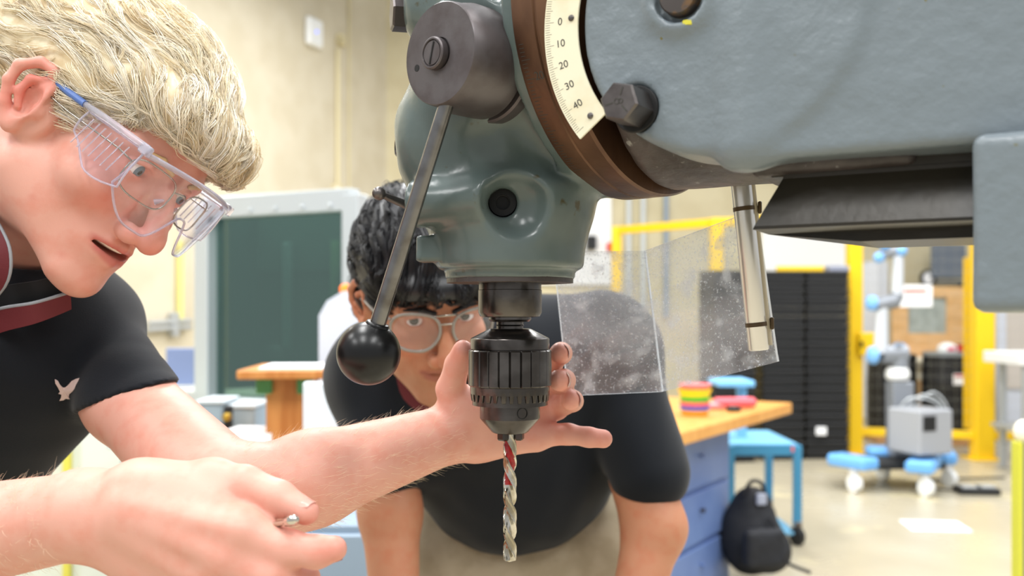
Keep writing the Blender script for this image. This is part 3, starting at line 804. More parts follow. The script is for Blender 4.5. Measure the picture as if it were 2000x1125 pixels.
body1, V1, F1 = sdf_obj('body', b1, 0.0017, SKIN, man1, man1_col, 2)
for y, g in ((-1, (.62, -.2, -.62)), (1, (.62, -.2, -.62))): eyeball(man1, R1, T1, y, g, IRISB)
# --- teeth, brows and hair
tb_ = SDF(R1, T1); tb_.ell(mm(67.5, 0, -67.3), mm(24.0, 23, 4.0), 0); tb_.ell(mm(59, 0, -67), mm(21, 21, 8), 0, 's')
sdf_obj('teeth', tb_, .0012, TOOTH, man1)
HAIRB = M('blond_hair', '#ffffff', .42, attr='col', spec=.4)
HAIRU = M('blond_hair_mass', '#ecdfc2', .6, col2='#d2bd96', vscale=70, stretch=(1, .35, 1))
def grad(sd, Q, e=.0008):
    g = np.stack([sd.ev(Q + np.eye(3)[i] * e) - sd.ev(Q - np.eye(3)[i] * e) for i in range(3)], 1)
    return g / (np.linalg.norm(g, axis=1, keepdims=True) + 1e-9)
def grow(sd, V, R, t, n, L, steps, flow, keep, lift=(.0005, .004), rng=None, jit=.25, curl=.0):
    rng = rng or np.random.default_rng(3)
    q = (V - t) @ R * 1000; idx = np.where(keep(q))[0]; Q = V[rng.choice(idx, n)]; pts = [Q.copy()]
    ln = L * rng.uniform(.6, 1.25, n); lf_ = rng.uniform(*lift, n) * rng.uniform(.3, 1, n); jd = rng.normal(size=(n, 3)) * jit; ph = rng.uniform(0, 6.28, n)
    ax = rng.normal(size=(n, 3))
    clump = np.stack([wob(V[idx[:1]], 1)] * 1)
    for i in range(1, steps):
        g = grad(sd, Q); ql = (Q - t) @ R * 1000
        d = flow(ql) @ R.T + jd * .6 + .35 * np.stack([wob(Q, 14, 21), wob(Q, 14, 22), wob(Q, 14, 23)], 1)
        d = d + curl * (i / steps) * np.sin(ph + i * .9)[:, None] * ax
        d = d - g * (d * g).sum(1, keepdims=True); d /= np.linalg.norm(d, axis=1, keepdims=True) + 1e-9
        Q = Q + d * (ln / (steps - 1))[:, None]
        D = sd.ev(Q); Q = Q - g * (D - lf_ * math.sin(PI * min(1, .25 + .75 * i / steps)) ** .8)[:, None]
        pts.append(Q.copy())
    pts = np.stack(pts, 1); pts[:, 0] -= grad(sd, pts[:, 0]) * .002
    return pts
def strand_cols(o, n, k, cols, rng):
    c = np.array([lin(x)[:3] for x in cols]); w = rng.random(n); i = rng.integers(0, len(c), n); j = rng.integers(0, len(c), n)
    cc = c[i] * w[:, None] + c[j] * (1 - w[:, None]); set_col(o, np.repeat(cc, k * 3, 0))
hs1 = SDF(R1, T1)
hs1.ell(mm(-14, 0, 49), mm(112, 86, 84), 0)
hs1.ell(mm(-75, -35, 35), mm(55, 52, 62), .02)
hs1.chain([mm(52, -62, 62), mm(80, -40, 60), mm(92, -12, 56), mm(95, 12, 54), mm(88, 38, 55), mm(72, 54, 58)], [.012, .015, .0165, .018, .019, .016], .02)
hs1.ell(mm(102, 0, -24), mm(84, 130, 63), .006, 's')
hs1.ell(mm(-9, -95, -12), mm(25, 34, 32), .006, 's')
hs1.box(mm(0, 0, -130), mm(200, 140, 80), .01, .01, 's')
hs1.box(mm(50, 0, -60), mm(40, 140, 45), .02, .006, 's')
def rid(q):
    l = (q - T1) @ R1
    return .0026 * np.sin(l[:, 2] * 420 + 4 * np.sin(l[:, 0] * 50 + 1) + l[:, 1] * 200 + 2.0 * np.sin(l[:, 1] * 60)) + .0022 * np.sin(l[:, 0] * 60 + l[:, 2] * 230 + 3 * np.sin(l[:, 1] * 70))
hs1.disp(rid, (-1, 0, 1), (0, 1.3, 2))
hair1, VH, FH = sdf_obj('hair', hs1, .0024, HAIRU, man1, None, 1, 'short tousled blond hair')
def flow1(q):
    n = len(q); f = np.zeros((n, 3))
    fr = np.clip((q[:, 0] - 40) / 50, 0, 1); side = np.clip((-q[:, 1] - 30) / 40, 0, 1)
    f[:, 0] = 1.0 - .5 * fr; f[:, 1] = .05 + .40 * np.sin(q[:, 2] / 15 + q[:, 0] / 22) * fr + .14 * np.sin(q[:, 0] / 16 + q[:, 2] / 19); f[:, 2] = .12 - .95 * fr - .10 * side + .20 * np.sin(q[:, 0] / 18 - q[:, 2] / 14)
    return f
def locks(guides, m, spread, rng, tip=.25):
    """tufts of hair round each guide strand, drawn together towards the tip"""
    n, k, _ = guides.shape; s_ = np.linspace(0, 1, k)
    off = rng.normal(size=(n, m, 3)); off /= np.linalg.norm(off, axis=2, keepdims=True); off *= rng.uniform(.15, 1, (n, m, 1)) * spread
    conv = (1 - (1 - tip) * s_ ** .8)[None, None, :, None]
    ph = rng.uniform(0, 6.28, (n, m, 1, 1)); wv = np.sin(ph + s_[None, None, :, None] * 5) * rng.normal(size=(n, m, 1, 3)) * .0007
    p = guides[:, None] + off[:, :, None] * conv + wv * s_[None, None, :, None]
    return p.reshape(n * m, k, 3), np.repeat(np.arange(n), m)
rg = np.random.default_rng(5)
gd = grow(hs1, VH, R1, T1, 1150, .060, 10, flow1, lambda q: (q[:, 1] < 75) & (q[:, 2] > -30), (.0012, .0060), rg, .24, .55)
st, own = locks(gd, 13, .0068, rg, .34)
so = strands('hair_strands', st, .00032, HAIRB, hair1)
pal = np.array([lin(x)[:3] for x in ('#fff8ea', '#fffcf6', '#f3e6c8', '#e0cca2', '#fff7e4', '#f5e9cd', '#c9b087')])
cg = pal[rg.integers(0, 7, 1150)][own]; cs = pal[rg.integers(0, 7, len(st))]; set_col(so, np.repeat(cg * .55 + cs * .45, 30, 0)); so['kind'] = 'stuff'
BROWM = M('blond_brow', '#c9a576', .7)
for y in (-1, 1):
    bw = SDF(R1, T1); bw.chain([mm(97, 14 * y, 13), mm(93, 28 * y, 18), mm(80, 47 * y, 15)], [.0022, .0028, .0014], .002)
    bw.disp(lambda q: wob(q, 120, 9, .0006), (-1, 0, 1), (0, 1.3, 2)); sdf_obj('eyebrow', bw, .0011, BROWM, man1)
# --- black polo shirt with maroon collar
POLO = M('black_polo_fabric', '#10141a', .85, bump=.25, bscale=900, bdist=.0006, sheen=.12, spec=.2)
MAROON = M('maroon_collar', '#5e1a20', .7, bump=.2, bscale=700, bdist=.0005); PIPE = M('grey_piping', '#8d9094', .7)
def folds(q, amp=.0022, f=7, seed=31): return wob(q, f, seed, amp) + wob(q, f * 2.3, seed + 1, amp * .45)
sh1 = SDF()
sh1.cap(P(165, 640, .985), P(250, 782, .902), .0440, .0450, 0); sh1.cap(P(250, 782, .902), P(320, 854, .86), .0450, .0455, .01)
cutn = np.array([.33, -.06, -.93]); cutp = P(256, 776, .90)
sh1.cut(cutp, cutn, .10, .16)
sh1.cap(P(45, 672, .945), P(-190, 905, .97), .102, .112, .014)
sh1.ell(P(180, 632, .99), (.046, .05, .048), .03)
sh1.cap(P(-190, 905, .985), P(-300, 1300, 1.03), .115, .12, .05)
sh1.cap(P(-60, 640, .93), P(-330, 650, .76), .085, .06, .05)
sh1.cap(P(-330, 650, .76), P(-290, 860, .74), .058, .056, .03)
sh1.disp(lambda q: folds(q, .0026, 6), (-1, 0, 0), (0.2, 1.3, 2))
hole = SDF
sh1.cap(neck0, neck1 + (neck1 - neck0) * .1, .058, .064, .004, 's')
polo1, VS, FS = sdf_obj('polo_shirt', sh1, .0028, POLO, man1, None, 2, 'black polo shirt with a small pale embroidered bird')
cuffc = cutp - cutn / np.linalg.norm(cutn) * .004
def ribbon_vf(path, wid, th=.0016):
    path = np.array(path); wid = np.array(wid); n = len(path); v = []; f = []
    tg = np.gradient(path, axis=0); nn = np.cross(tg, wid); nn /= np.linalg.norm(nn, axis=1, keepdims=True)
    for i in range(n):
        v += [path[i] - wid[i] / 2 - nn[i] * th, path[i] + wid[i] / 2 - nn[i] * th, path[i] + wid[i] / 2 + nn[i] * th, path[i] - wid[i] / 2 + nn[i] * th]
    for i in range(n - 1):
        for k in range(4): f.append((4 * i + k, 4 * i + (k + 1) % 4, 4 * i + 4 + (k + 1) % 4, 4 * i + 4 + k))
    f += [(0, 1, 2, 3), tuple(4 * n - 4 + k for k in (3, 2, 1, 0))]
    return np.array(v), f
def spline(pts, n=16):
    pts = np.array(pts, float); m = len(pts); out = []
    for x in np.linspace(0, m - 1, n):
        i = min(int(x), m - 2); t = x - i; p0, p1, p2, p3 = pts[max(i - 1, 0)], pts[i], pts[i + 1], pts[min(i + 2, m - 1)]
        out.append(.5 * ((2 * p1) + (-p0 + p2) * t + (2 * p0 - 5 * p1 + 4 * p2 - p3) * t * t + (-p0 + 3 * p1 - 3 * p2 + p3) * t ** 3))
    return np.array(out)
colA = spline([P(-60, 380, .83), P(-12, 455, .815), P(4, 505, .81), P(-6, 560, .815), P(-60, 620, .83)], 18)
colB = spline([P(-80, 660, .835), P(0, 628, .832), P(70, 612, .832), P(138, 588, .845)], 18)
wA = np.array([[.013, .0, .003]] * 18); wB = np.array([[.001, -.004, .022 - .0005 * i] for i in range(18)])
cl_ = MB().a(ribbon_vf(colA, wA)).out('collar', MAROON, polo1, 40, 'maroon collar with grey piping')
MB().a(ribbon_vf(colB, wB)).out('collar', MAROON, polo1, 40)
MB().tube(colA + wA * .55, .0016, 8).out('piping', PIPE, polo1, 60); MB().tube(colB + wB * .55, .0017, 8).out('piping', PIPE, polo1, 60)
MB().a(ribbon_vf(colB + np.array([0, .008, .018]), wB * 1.3)).out('collar_lining', M('black_lining', '#111113', .8), polo1)
# embroidered bird: flat appliqué that follows the cloth
birdpx = [(107, 741), (112, 744), (116, 752), (122, 757), (127, 757), (133, 752), (140, 744), (148, 740), (155, 738), (152, 745), (148, 752), (145, 760), (140, 766), (135, 770), (134, 776), (136, 780), (128, 779), (123, 782), (116, 783), (119, 777), (120, 771), (114, 769), (117, 765), (113, 757), (108, 749)]
def onsdf(sd, px, py, y0, y1, n=900, off=-.0012):
    Ys = np.linspace(y0, y1, n); Q = np.array([P(px, py, Y) for Y in Ys]); D = sd.ev(Q); i = int(np.argmax(D < 0)); return P(px, py, Ys[i] + off) if D[i] < 0 else None
bp = [onsdf(sh1, x, y, .78, 1.05) for x, y in birdpx]
ctr = onsdf(sh1, 126, 764, .78, 1.05)
if all(p is not None for p in bp):
    e = MB(); back = [p + np.array([0, .002, 0]) for p in bp]; n_ = len(bp)
    add_bm(e.bm, bp + [ctr - np.array([0, .0006, 0])] + back, [(i, (i + 1) % n_, n_) for i in range(n_)] + [(i, (i + 1) % n_, n_ + 1 + (i + 1) % n_, n_ + 1 + i) for i in range(n_)])
    e.out('embroidered_bird', M('embroidery_thread', '#c9b2ab', .7, bump=.5, bscale=900, bdist=.0005), polo1, 40, 'pale pink embroidered flying bird')
tr1 = SDF(); tr1.cap((-.72, 1.12, .62), (-.70, 1.08, .85), .16, .15, .02)
for dy in (-.1, .1): tr1.cap((-.72, 1.12 + dy, .70), (-.70, 1.15 + dy * 1.4, .06), .09, .055, .03)
sdf_obj('trousers', tr1, .008, M('dark_trousers', '#4a4a48', .9), man1)
# --- clear over-spectacles
def clearmat(name, tint=(.97, .965, 1.0), gl=.04, base=.035, gt=(1, 1, 1)):
    m = bpy.data.materials.new(name); m.use_nodes = True; nt = m.node_tree; N = nt.nodes; L = nt.links
    tr = N.new('ShaderNodeBsdfTransparent'); tr.inputs[0].default_value = (*tint, 1); g = N.new('ShaderNodeBsdfGlossy'); g.inputs['Roughness'].default_value = gl; g.inputs[0].default_value = (*gt, 1)
    mx = N.new('ShaderNodeMixShader')
    L.new(gloss_fac(N, L, base), mx.inputs[0]); L.new(tr.outputs[0], mx.inputs[1]); L.new(g.outputs[0], mx.inputs[2]); L.new(mx.outputs[0], N['Material Output'].inputs[0]); return m
CLEAR = clearmat('clear_polycarbonate'); CLEARR = M('clear_rim', '#e9e8f4', .08, trans=.72, ior=1.25, spec=.8); TIPB = M('blue_arm_tip', '#5f7fc4', .3, trans=.25); METAL = M('silver_wire', '#a9a49a', .25, .95)
gog = thing('safety_glasses', 'clear wraparound safety glasses worn by the blond person', 'safety glasses', tuple(H1(115, 0, 0)))
def sheet(nm, fn, nu, nv, th, m, parent, label=None):
    v = []; f = []
    for i in range(nu):
        for j in range(nv): v.append(fn(i / (nu - 1), j / (nv - 1)))
    v = np.array(v); G = v.reshape(nu, nv, 3); du = np.gradient(G, axis=0); dw = np.gradient(G, axis=1); nn = np.cross(du, dw); nn /= np.linalg.norm(nn, axis=2, keepdims=True) + 1e-9
    a = (G + nn * th / 2).reshape(-1, 3); b_ = (G - nn * th / 2).reshape(-1, 3); K = nu * nv
    for i in range(nu - 1):
        for j in range(nv - 1):
            p = i * nv + j; f += [(p, p + nv, p + nv + 1, p + 1), (K + p, K + p + 1, K + p + nv + 1, K + p + nv)]
    rim = [i * nv for i in range(nu)] + [(nu - 1) * nv + j for j in range(1, nv)] + [i * nv + nv - 1 for i in range(nu - 2, -1, -1)] + [j for j in range(nv - 2, 0, -1)]
    for i in range(len(rim)):
        p, q = rim[i], rim[(i + 1) % len(rim)]; f.append((p, K + p, K + q, q))
    o = mesh_obj(nm, np.concatenate([a, b_]), f, m, parent, label=label, auto=50); return o, [G[i // nv, i % nv] for i in rim]
def gx(y): return 129 - .0062 * y * y
def zt(y): return 22 - .0016 * y * y
def zb(y):
    a = abs(y); s = min(1, max(0, (a - 4) / 22)); s = math.sin(s * PI / 2) ** 1.3; lo = -42 + (0 if a < 38 else .034 * (a - 38) ** 2)
    return -12 + (lo + 12) * s
def lensf(u, w):
    y = -64 + 128 * u; return H1(gx(y) - 6 * (w * w), y, zt(y) + (zb(y) - zt(y)) * w)
_, rimp = sheet('lens', lensf, 49, 9, .0022, CLEAR, gog)
MB().tube(rimp + [rimp[0]], .00105, 8, False).out('lens_rim', CLEARR, gog, 60)
for s in (-1, 1):
    def shf(u, w):
        x = 104 - 60 * u; top = 15.5 - 2 * u; bot = -20 + 14 * max(0, u - .55) / .45 * (1 if u > .55 else 0) - 6 * math.sin(PI * min(1, u * 1.2)); z = top + (bot - top) * w
        return H1(x, s * (64 + 9.5 * u + 2 * math.sin(PI * w)), z)
    o, rp_ = sheet('side_shield', shf, 15, 9, .0018, CLEAR, gog)
    MB().tube(rp_ + [rp_[0]], .0009, 8, False).out('shield_rim', CLEARR, o, 60)
    rb = MB()
    for k in range(7):
        x = 96 - k * 6.5; uu = (104 - x) / 60; rb.tube([H1(x - 4, s * (66.5 + 9.5 * uu), 11), H1(x - 7, s * (67 + 9.5 * uu), -15)], .0006, 6)
    rb.out('shield_vent_ribs', CLEARR, o, 60)['kind'] = 'stuff'
    R_ = R1
    MB().tube([H1(105, 64.5 * s, 19), H1(60, 73 * s, 17.5), H1(22, 77 * s, 15)], [.0030, .0028, .0026], 10).out('temple_arm', CLEARR, gog, 60)
    MB().tube([H1(38, 76 * s, 16), H1(20, 78 * s, 15.5), H1(-6, 80 * s, 16)], [.0031, .0031, .0025], 10).out('arm_tip', TIPB, gog, 60, 'blue arm tip')
    MB().box(H1(104, 65 * s, 17), (.011, .006, .009), R1, .0012).out('hinge', CLEARR, gog, 40)
brow = [H1(gx(y) + 1.5, y, zt(y) - 1) for y in np.linspace(-63, 63, 33)]
MB().tube(brow, .0024, 10).out('brow_bar', CLEARR, gog, 60)
spec = thing('eyeglasses', 'thin silver framed eyeglasses under the safety glasses of the blond person', 'glasses', tuple(H1(104, 0, 0)))
for s in (-1, 1):
    loop = []
    for k in range(33):
        a = 2 * PI * k / 32; c_, s_ = math.cos(a), math.sin(a); e = 3.2
        yy = 33 + 24 * np.sign(c_) * abs(c_) ** (2 / e); zz = -5 + 16 * np.sign(s_) * abs(s_) ** (2 / e)
        loop.append(H1(107 - .0045 * yy * yy, s * yy, zz))
    fr_ = MB().tube(loop, .0008, 8, False).out('lens_frame', METAL, spec, 60)
    MB().tube([H1(107 - .0045 * 57 ** 2, s * 57, 3), H1(86, s * 68, 5), H1(30, s * 76, 3), H1(-2, s * 79, 4)], .0008, 8).out('temple_arm', METAL, spec, 60)
    MB().tube([H1(104, s * 10, -8), H1(99, s * 12, -14)], [.001, .0026], 10).out('nose_pad', CLEARR, spec, 60)
MB().tube([H1(106, -9.5, 2), H1(109, 0, 4), H1(106, 9.5, 2)], .0009, 8).out('bridge', METAL, spec, 60)
# --- the burr between thumb and finger, nails
burr = thing('rotary_burr', 'small steel burr held between thumb and forefinger of the near hand', 'tool bit', tuple(P(570, 1017, .605)))
bA, bB = P(505, 1032, .618), P(580, 1014, .594); bdn = bB - bA; Lb = np.linalg.norm(bdn); Fb = frame_from(bdn)
MB().tube([bA, bA + bdn * .72], .0019, 14).out('shank', BRIGHT, burr, 40)
MB().lathe([(.001, Lb * .68), (.0030, Lb * .72), (.0037, Lb * .85), (.0033, Lb * .95), (.0018, Lb * 1.0), (1e-4, Lb * 1.01)], 40, bA, Fb, lambda a, i, r, z: (r * (1 - .10 * (0.5 + .5 * math.cos(a * 10 + z * 900))), z)).out('fluted_head', BRIGHT, burr, 40)
NAIL = M('fingernail', '#d0988a', .25, coat=.3)
def nail(parent, base, tip, out, r, wid=.8):
    d = tip - base; d /= np.linalg.norm(d); o = np.array(out, float); o -= d * (o @ d); o /= np.linalg.norm(o); x = np.cross(d, o); v = []; f = []
    L_ = r * 1.5; nu, nw = 7, 6
    for i in range(nu):
        for j in range(nw):
            a = (j / (nw - 1) - .5) * 2 * wid; s_ = (i / (nu - 1)); k = 1 - .30 * max(0, s_ - .7) / .3
            v.append(tip - d * (L_ * (1 - s_)) + d * r * .45 + (o * math.cos(a * k) + x * math.sin(a * k)) * r * (1.035 - .10 * max(0, s_ - .5)))
    for i in range(nu - 1):
        for j in range(nw - 1): p = i * nw + j; f.append((p, p + 1, p + nw + 1, p + nw))
    K = len(v); v += [p - o * r * .12 for p in v]; f += [tuple(K + q for q in g)[::-1] for g in f]
    return mesh_obj('fingernail', np.array(v), f, NAIL, parent, auto=60)
for fi, out in ((0, (.9, -.1, .3)), (1, (.95, -.25, .1)), (2, (.95, -.2, .2)), (3, (.2, .9, -.1)), (4, (-.3, .8, .2))):
    p, r = lf[fi]; nail(man1, p[-2], p[-1], out, r[-1])
for fi, out in ((0, (.25, -.35, .9)), (1, (.5, .5, -.5))):
    p, r = rf[fi]; nail(man1, p[-2], p[-1], out, r[-1])
# ================================================================== PERSON with black hair, crouching behind the chuck
R2f = np.array([[0.3205, 0.9467, 0.0312], [-0.8764, 0.3088, -0.3696], [-0.3596, 0.0911, 0.9287]])
U_, _, Vt_ = np.linalg.svd(R2f); R2 = U_ @ Vt_; T2 = np.array([-0.1125, 1.2564, 1.2715])
H2 = lambda *p: mm(*p) @ R2.T + T2
man2 = thing('person', 'person with black hair and clear glasses bending down behind the drill chuck', 'person', (0.0, 1.5, 0))
b2 = SDF(R2, T2); head_sdf(b2, 1.2); b2.frame()
b2.cap(H2(-22, 0, -50), P(930, 760, 1.44), .054, .06, .03)
ch2 = P(965, 800, 1.46); b2.ell(ch2, (.14, .09, .13), .04)
SR2, SL2 = P(1185, 690, 1.43), P(740, 730, 1.43)
for sh, el, wr in ((SR2, P(1278, 1030, 1.36), P(1225, 1240, 1.30)), (SL2, P(762, 1000, 1.37), P(775, 1240, 1.31))):
    b2.cap(ch2, sh, .09, .055, .05); b2.cap(sh, el, .052, .043, .02); b2.cap(el, wr, .0415, .030, .02)
    b2.ell(wr + np.array([0, 0, -.04]), (.036, .03, .05), .02)
def m2col(V): return head_colour(V, R2, T2, '#b67f61', '#96524a', '#c2715c', beard='#8d6650', earred=.4)
sdf_obj('body', b2, .0024, SKIN, man2, m2col, 2)
for y in (-1, 1): eyeball(man2, R2, T2, y, (.14, -.95, -.26), IRISD)
HAIRK = M('black_hair', '#17171b', .38, spec=.6)
hs2 = SDF(R2, T2)
hs2.ell(mm(-10, 0, 50), mm(110, 89, 95), 0)
hs2.chain([mm(60, -60, 50), mm(88, -36, 42), mm(97, -8, 40), mm(97, 14, 40), mm(84, 44, 44), mm(60, 60, 48)], [.012, .012, .012, .012, .012, .012], .015)
hs2.ell(mm(110, 0, -28), mm(86, 130, 60), .005, 's'); hs2.box(mm(0, 0, -130), mm(200, 140, 80), .01, .01, 's')
hs2.ell(mm(-40, 0, -10), mm(75, 84, 50), .01)
for y in (-1, 1): hs2.box(mm(52, 95 * y, -60), mm(40, 60, 50), .02, .006, 's')
hs2.disp(lambda q: 0.0015 * np.sin(((q - T2) @ R2)[:, 1] * 260 + 4 * np.sin(((q - T2) @ R2)[:, 0] * 60)) , (-1, 0, 1), (1, 2, 2))
hair2, VK, FK = sdf_obj('hair', hs2, .003, HAIRK, man2, None, 1, 'thick black hair with a fringe')
def flow2(q):
    f = np.zeros((len(q), 3)); fr = np.clip((q[:, 0] - 30) / 60, 0, 1)
    f[:, 0] = .8 - .6 * fr; f[:, 1] = np.sign(q[:, 1]) * .15; f[:, 2] = -.5 - .7 * fr; return f
s2_, _o = locks(grow(hs2, VK, R2, T2, 700, .042, 7, flow2, lambda q: q[:, 2] > -45, (.002, .010), np.random.default_rng(8), .35, .4), 8, .006, np.random.default_rng(9))
o_ = strands('hair_strands', s2_, .0006, HAIRK, hair2); o_['kind'] = 'stuff'
for y in (-1, 1):
    bw = SDF(R2, T2); bw.chain([mm(97, 12 * y, 14), mm(93, 28 * y, 19), mm(80, 49 * y, 15)], [.0032, .0036, .0016], .002)
    sdf_obj('eyebrow', bw, .0016, HAIRK, man2)
sh2 = SDF()
sh2.cap(SR2, P(1268, 925, 1.375), .068, .059, 0); sh2.cap(SL2, P(748, 905, 1.375), .066, .058, 0)
for c, n in ((P(1268, 978, 1.37), (.06, -.05, -1)), (P(750, 975, 1.37), (0, -.05, -1))): sh2.cut(c, n, .10, .15)
sh2.cap(P(745, 735, 1.44), P(1175, 690, 1.44), .085, .092, .03)
sh2.cap(P(940, 780, 1.47), P(1000, 900, 1.53), .160, .150, .05)
sh2.ell(P(1015, 890, 1.50), (.150, .12, .130), .04)
sh2.disp(lambda q: folds(q, .0055, 4.5, 51), (-1, 1, 0), (1, 2, 2))
sh2.cap(H2(-22, 0, -62), P(925, 730, 1.42), .060, .066, .004, 's')
polo2, _, _ = sdf_obj('polo_shirt', sh2, .0045, POLO, man2, None, 2, 'black polo shirt with a maroon placket')
c2 = spline([P(792, 715, 1.30), P(806, 770, 1.292), P(835, 800, 1.285)], 8)
MB().a(ribbon_vf(c2, np.array([[.03, -.004, .004]] * 8))).out('collar', MAROON, polo2, 40, 'maroon collar')
MB().a(sph_vf(P(792, 728, 1.283), .004, 12, 8)).out('collar_button', METAL, polo2, 60)
KHAKI = M('khaki_cotton', '#9c907a', .85, col2='#8f836c', vscale=30, bump=.3, bscale=500)
tr2 = SDF(); tr2.cap(P(905, 1100, 1.60), P(1125, 1090, 1.60), .155, .155, 0)
for x in (905, 1140):
    hp = P(x, 1120, 1.58); kn_ = hp + np.array([0, -.08, -.32]); tr2.cap(hp, kn_, .105, .075, .03); tr2.cap(kn_, (kn_[0], 1.72, .05), .072, .055, .02)
tr2.disp(lambda q: folds(q, .004, 5, 71), (-1, 1, 0), (1, 2.2, 2))
sdf_obj('trousers', tr2, .007, KHAKI, man2, None, 2, 'khaki trousers')
for x in (905, 1140):
    c = P(x, 1120, 1.58); sz = SDF(); sz.ell((c[0], 1.66, .035), (.048, .13, .055), 0); sz.box((c[0], 1.66, -.05), (.2, .3, .05), 0, .002, 's')
    sdf_obj('shoe', sz, .006, BLACK, man2)
gl2 = thing('eyeglasses', 'clear plastic aviator glasses with metal bridge on the black haired person', 'glasses', tuple(H2(105, 0, 0)))
CL2 = M('clear_acetate', '#a6a29b', .12, trans=.35, ior=1.3)
for s in (-1, 1):
    loop = []
    for k in range(41):
        a = 2 * PI * k / 40; c_, s_ = math.cos(a), math.sin(a); e = 2.5
        yy = 36 + 28 * np.sign(c_) * abs(c_) ** (2 / e) * (1.0 + .06 * s_); zz = -7 + 24 * np.sign(s_) * abs(s_) ** (2 / e)
        if s_ < 0 and c_ < 0: yy += 5 * s_ * c_
        loop.append(H2(108 - .0052 * yy * yy, s * yy, zz))
    MB().tube(loop, .0020, 10, False).out('lens_frame', CL2, gl2, 60)
    sheet('lens', lambda u, w: H2(108 - .0052 * (36 + 26 * (2 * u - 1)) ** 2, s * (36 + 26 * (2 * u - 1)), -7 + 22 * (2 * w - 1) * math.sqrt(max(.0, 1 - abs(2 * u - 1) ** 2.5)) ), 17, 9, .0012, CLEAR, gl2)
    MB().tube([H2(108 - .0052 * 64 ** 2, s * 64, 8), H2(78, s * 76, 9), H2(10, s * 80, 4), H2(-10, s * 82, 0)], .0018, 8).out('temple_arm', CL2, gl2, 60)
MB().tube([H2(104, -14, 13), H2(109, 0, 15), H2(104, 14, 13)], .0013, 8).out('bridge', METAL, gl2, 60)
MB().tube([H2(107, -9, 3), H2(110, 0, 4), H2(107, 9, 3)], .0012, 8).out('bridge', METAL, gl2, 60)
# --- fine fair hair on the forearms of the blond person
def fuzz(V, sd, a, b, n, rng, L=.011):
    ab = b - a; t = (V - a) @ ab / (ab @ ab); r = np.linalg.norm(V - a - np.outer(t, ab), axis=1)
    ix = np.where((t > 0) & (t < .97) & (r < .055))[0]; Q = V[rng.choice(ix, n)]; g = grad(sd, Q); d = ab / np.linalg.norm(ab)
    d = d[None] + rng.normal(size=(n, 3)) * .35; ln = (L * rng.uniform(.5, 1.2, n))[:, None]
    k = np.linspace(0, 1, 4)[None, :, None]; li = rng.uniform(.25, .7, (n, 1))
    return Q[:, None] - g[:, None] * .0005 + d[:, None] * k * ln[:, None] * .8 + (g * li)[:, None] * (k * ln[:, None] * (1 - .4 * k))
rg = np.random.default_rng(12)
fz_ = np.concatenate([fuzz(V1, b1, EL_L + (WR_L - EL_L) * .05, WR_L, 1500, rg), fuzz(V1, b1, EL_R, WR_R, 1300, rg)])
o = strands('arm_hair', fz_, .00009, M('fair_arm_hair', '#f3e2c4', .5), man1); o['kind'] = 'stuff'
# ================================================================== THE HALL
WALLM = M('painted_block_wall', '#d3cab4', .8, col2='#ccc2aa', vscale=3, bump=.15, bscale=30)
WALLD = M('painted_wall_tan', '#d2c8a8', .8, col2='#cabf9e', vscale=3)
FLOORM = M('polished_concrete', '#b9b09a', .22, col2='#a59c86', vscale=1.3, vlo=.35, vhi=.7, rough2=.38, bump=.05, bscale=8, spots=('#cfc4a0', 1.9, .60, .70))
def struct(o): o['kind'] = 'structure'; return o
struct(MB().box((2.5, 4.5, -.05), (24, 20, .1)).out('floor', FLOORM, None, 0))
cor = np.array([-1.42, 11.0]); lw = np.array([-.42, -.907])       # corner of the two walls, run of the left wall
def wall(nm, a, b, h, m, th=.2, z0=0.0):
    a = np.array(a); b = np.array(b); d = (b - a) / np.linalg.norm(b - a); nn = np.array([-d[1], d[0]])
    c = (a + b) / 2 + nn * th / 2
    R = np.stack([np.array([*d, 0]), np.array([*nn, 0]), AZ], 1)
    return struct(MB().box((*c, z0 + h / 2), (np.linalg.norm(b - a), th, h), R).out(nm, m, None, 0))
wall('wall_left', cor + lw * 9.5, cor, 5.2, WALLM)
wall('wall_back', cor, cor + np.array([13.0, 1.6]), 5.2, WALLD)
d_ = np.array([13.0, 1.6]) / np.hypot(13.0, 1.6)
def onleft(px, py, off=0.0):
    r = (px - 1000) / FPX; nn = np.array([.907, -.42]); c = cor + nn * off; s = (r * c[1] - c[0]) / (lw[0] - r * lw[1]); q = c + lw * s
    return np.array([q[0], q[1], zy(py, q[1])])
RL = np.stack([np.array([-lw[0], -lw[1], 0]), np.array([-.907, .42, 0]), AZ], 1)   # x along the wall, y into it
WHITEP = M('white_plastic', '#eceeee', .4); BEIGEP = M('beige_plastic', '#d6cba6', .5); GREYC = M('grey_conduit', '#b4b8ba', .4, .4); BLUEW = M('pale_blue_steel', '#b9c6d8', .4)
YEL = M('safety_yellow', '#f2c719', .38); ALUM = M('aluminium_profile', '#c3c9cc', .38, .5); BLK = M('black_polymer', '#191a1c', .5); DGREY = M('dark_grey_panel', '#6b7480', .5)
DET = thing('wall_sensor', 'white square sensor box with a blue light high on the left wall', 'sensor', tuple(onleft(613, 64)))
c = onleft(613, 64, .04); MB().box(c, (.24, .07, .28), RL, .02).out('cover', WHITEP, DET)
MB().box(onleft(619, 62, .078), (.02, .004, .02), RL).out('indicator', M('blue_led', '#4a66ff', .4, emit='#5a74ff', estr=2), DET)
JB = thing('junction_box', 'small beige junction box beside the white sensor on the left wall', 'junction box', tuple(onleft(666, 78)))
MB().box(onleft(666, 78, .03), (.11, .06, .12), RL, .01).out('box', BEIGEP, JB); MB().box(onleft(666, 78, .062), (.06, .006, .07), RL, .002).out('cover_plate', M('tan_plate', '#b9ad86', .5), JB)
def conduit(px, y0, y1, nm, lab, m, r=.02):
    o = tag(MB().tube([onleft(px, y0, r), onleft(px, y1, r)], r, 10).out(nm, m, None, 60), lab, 'conduit'); return o
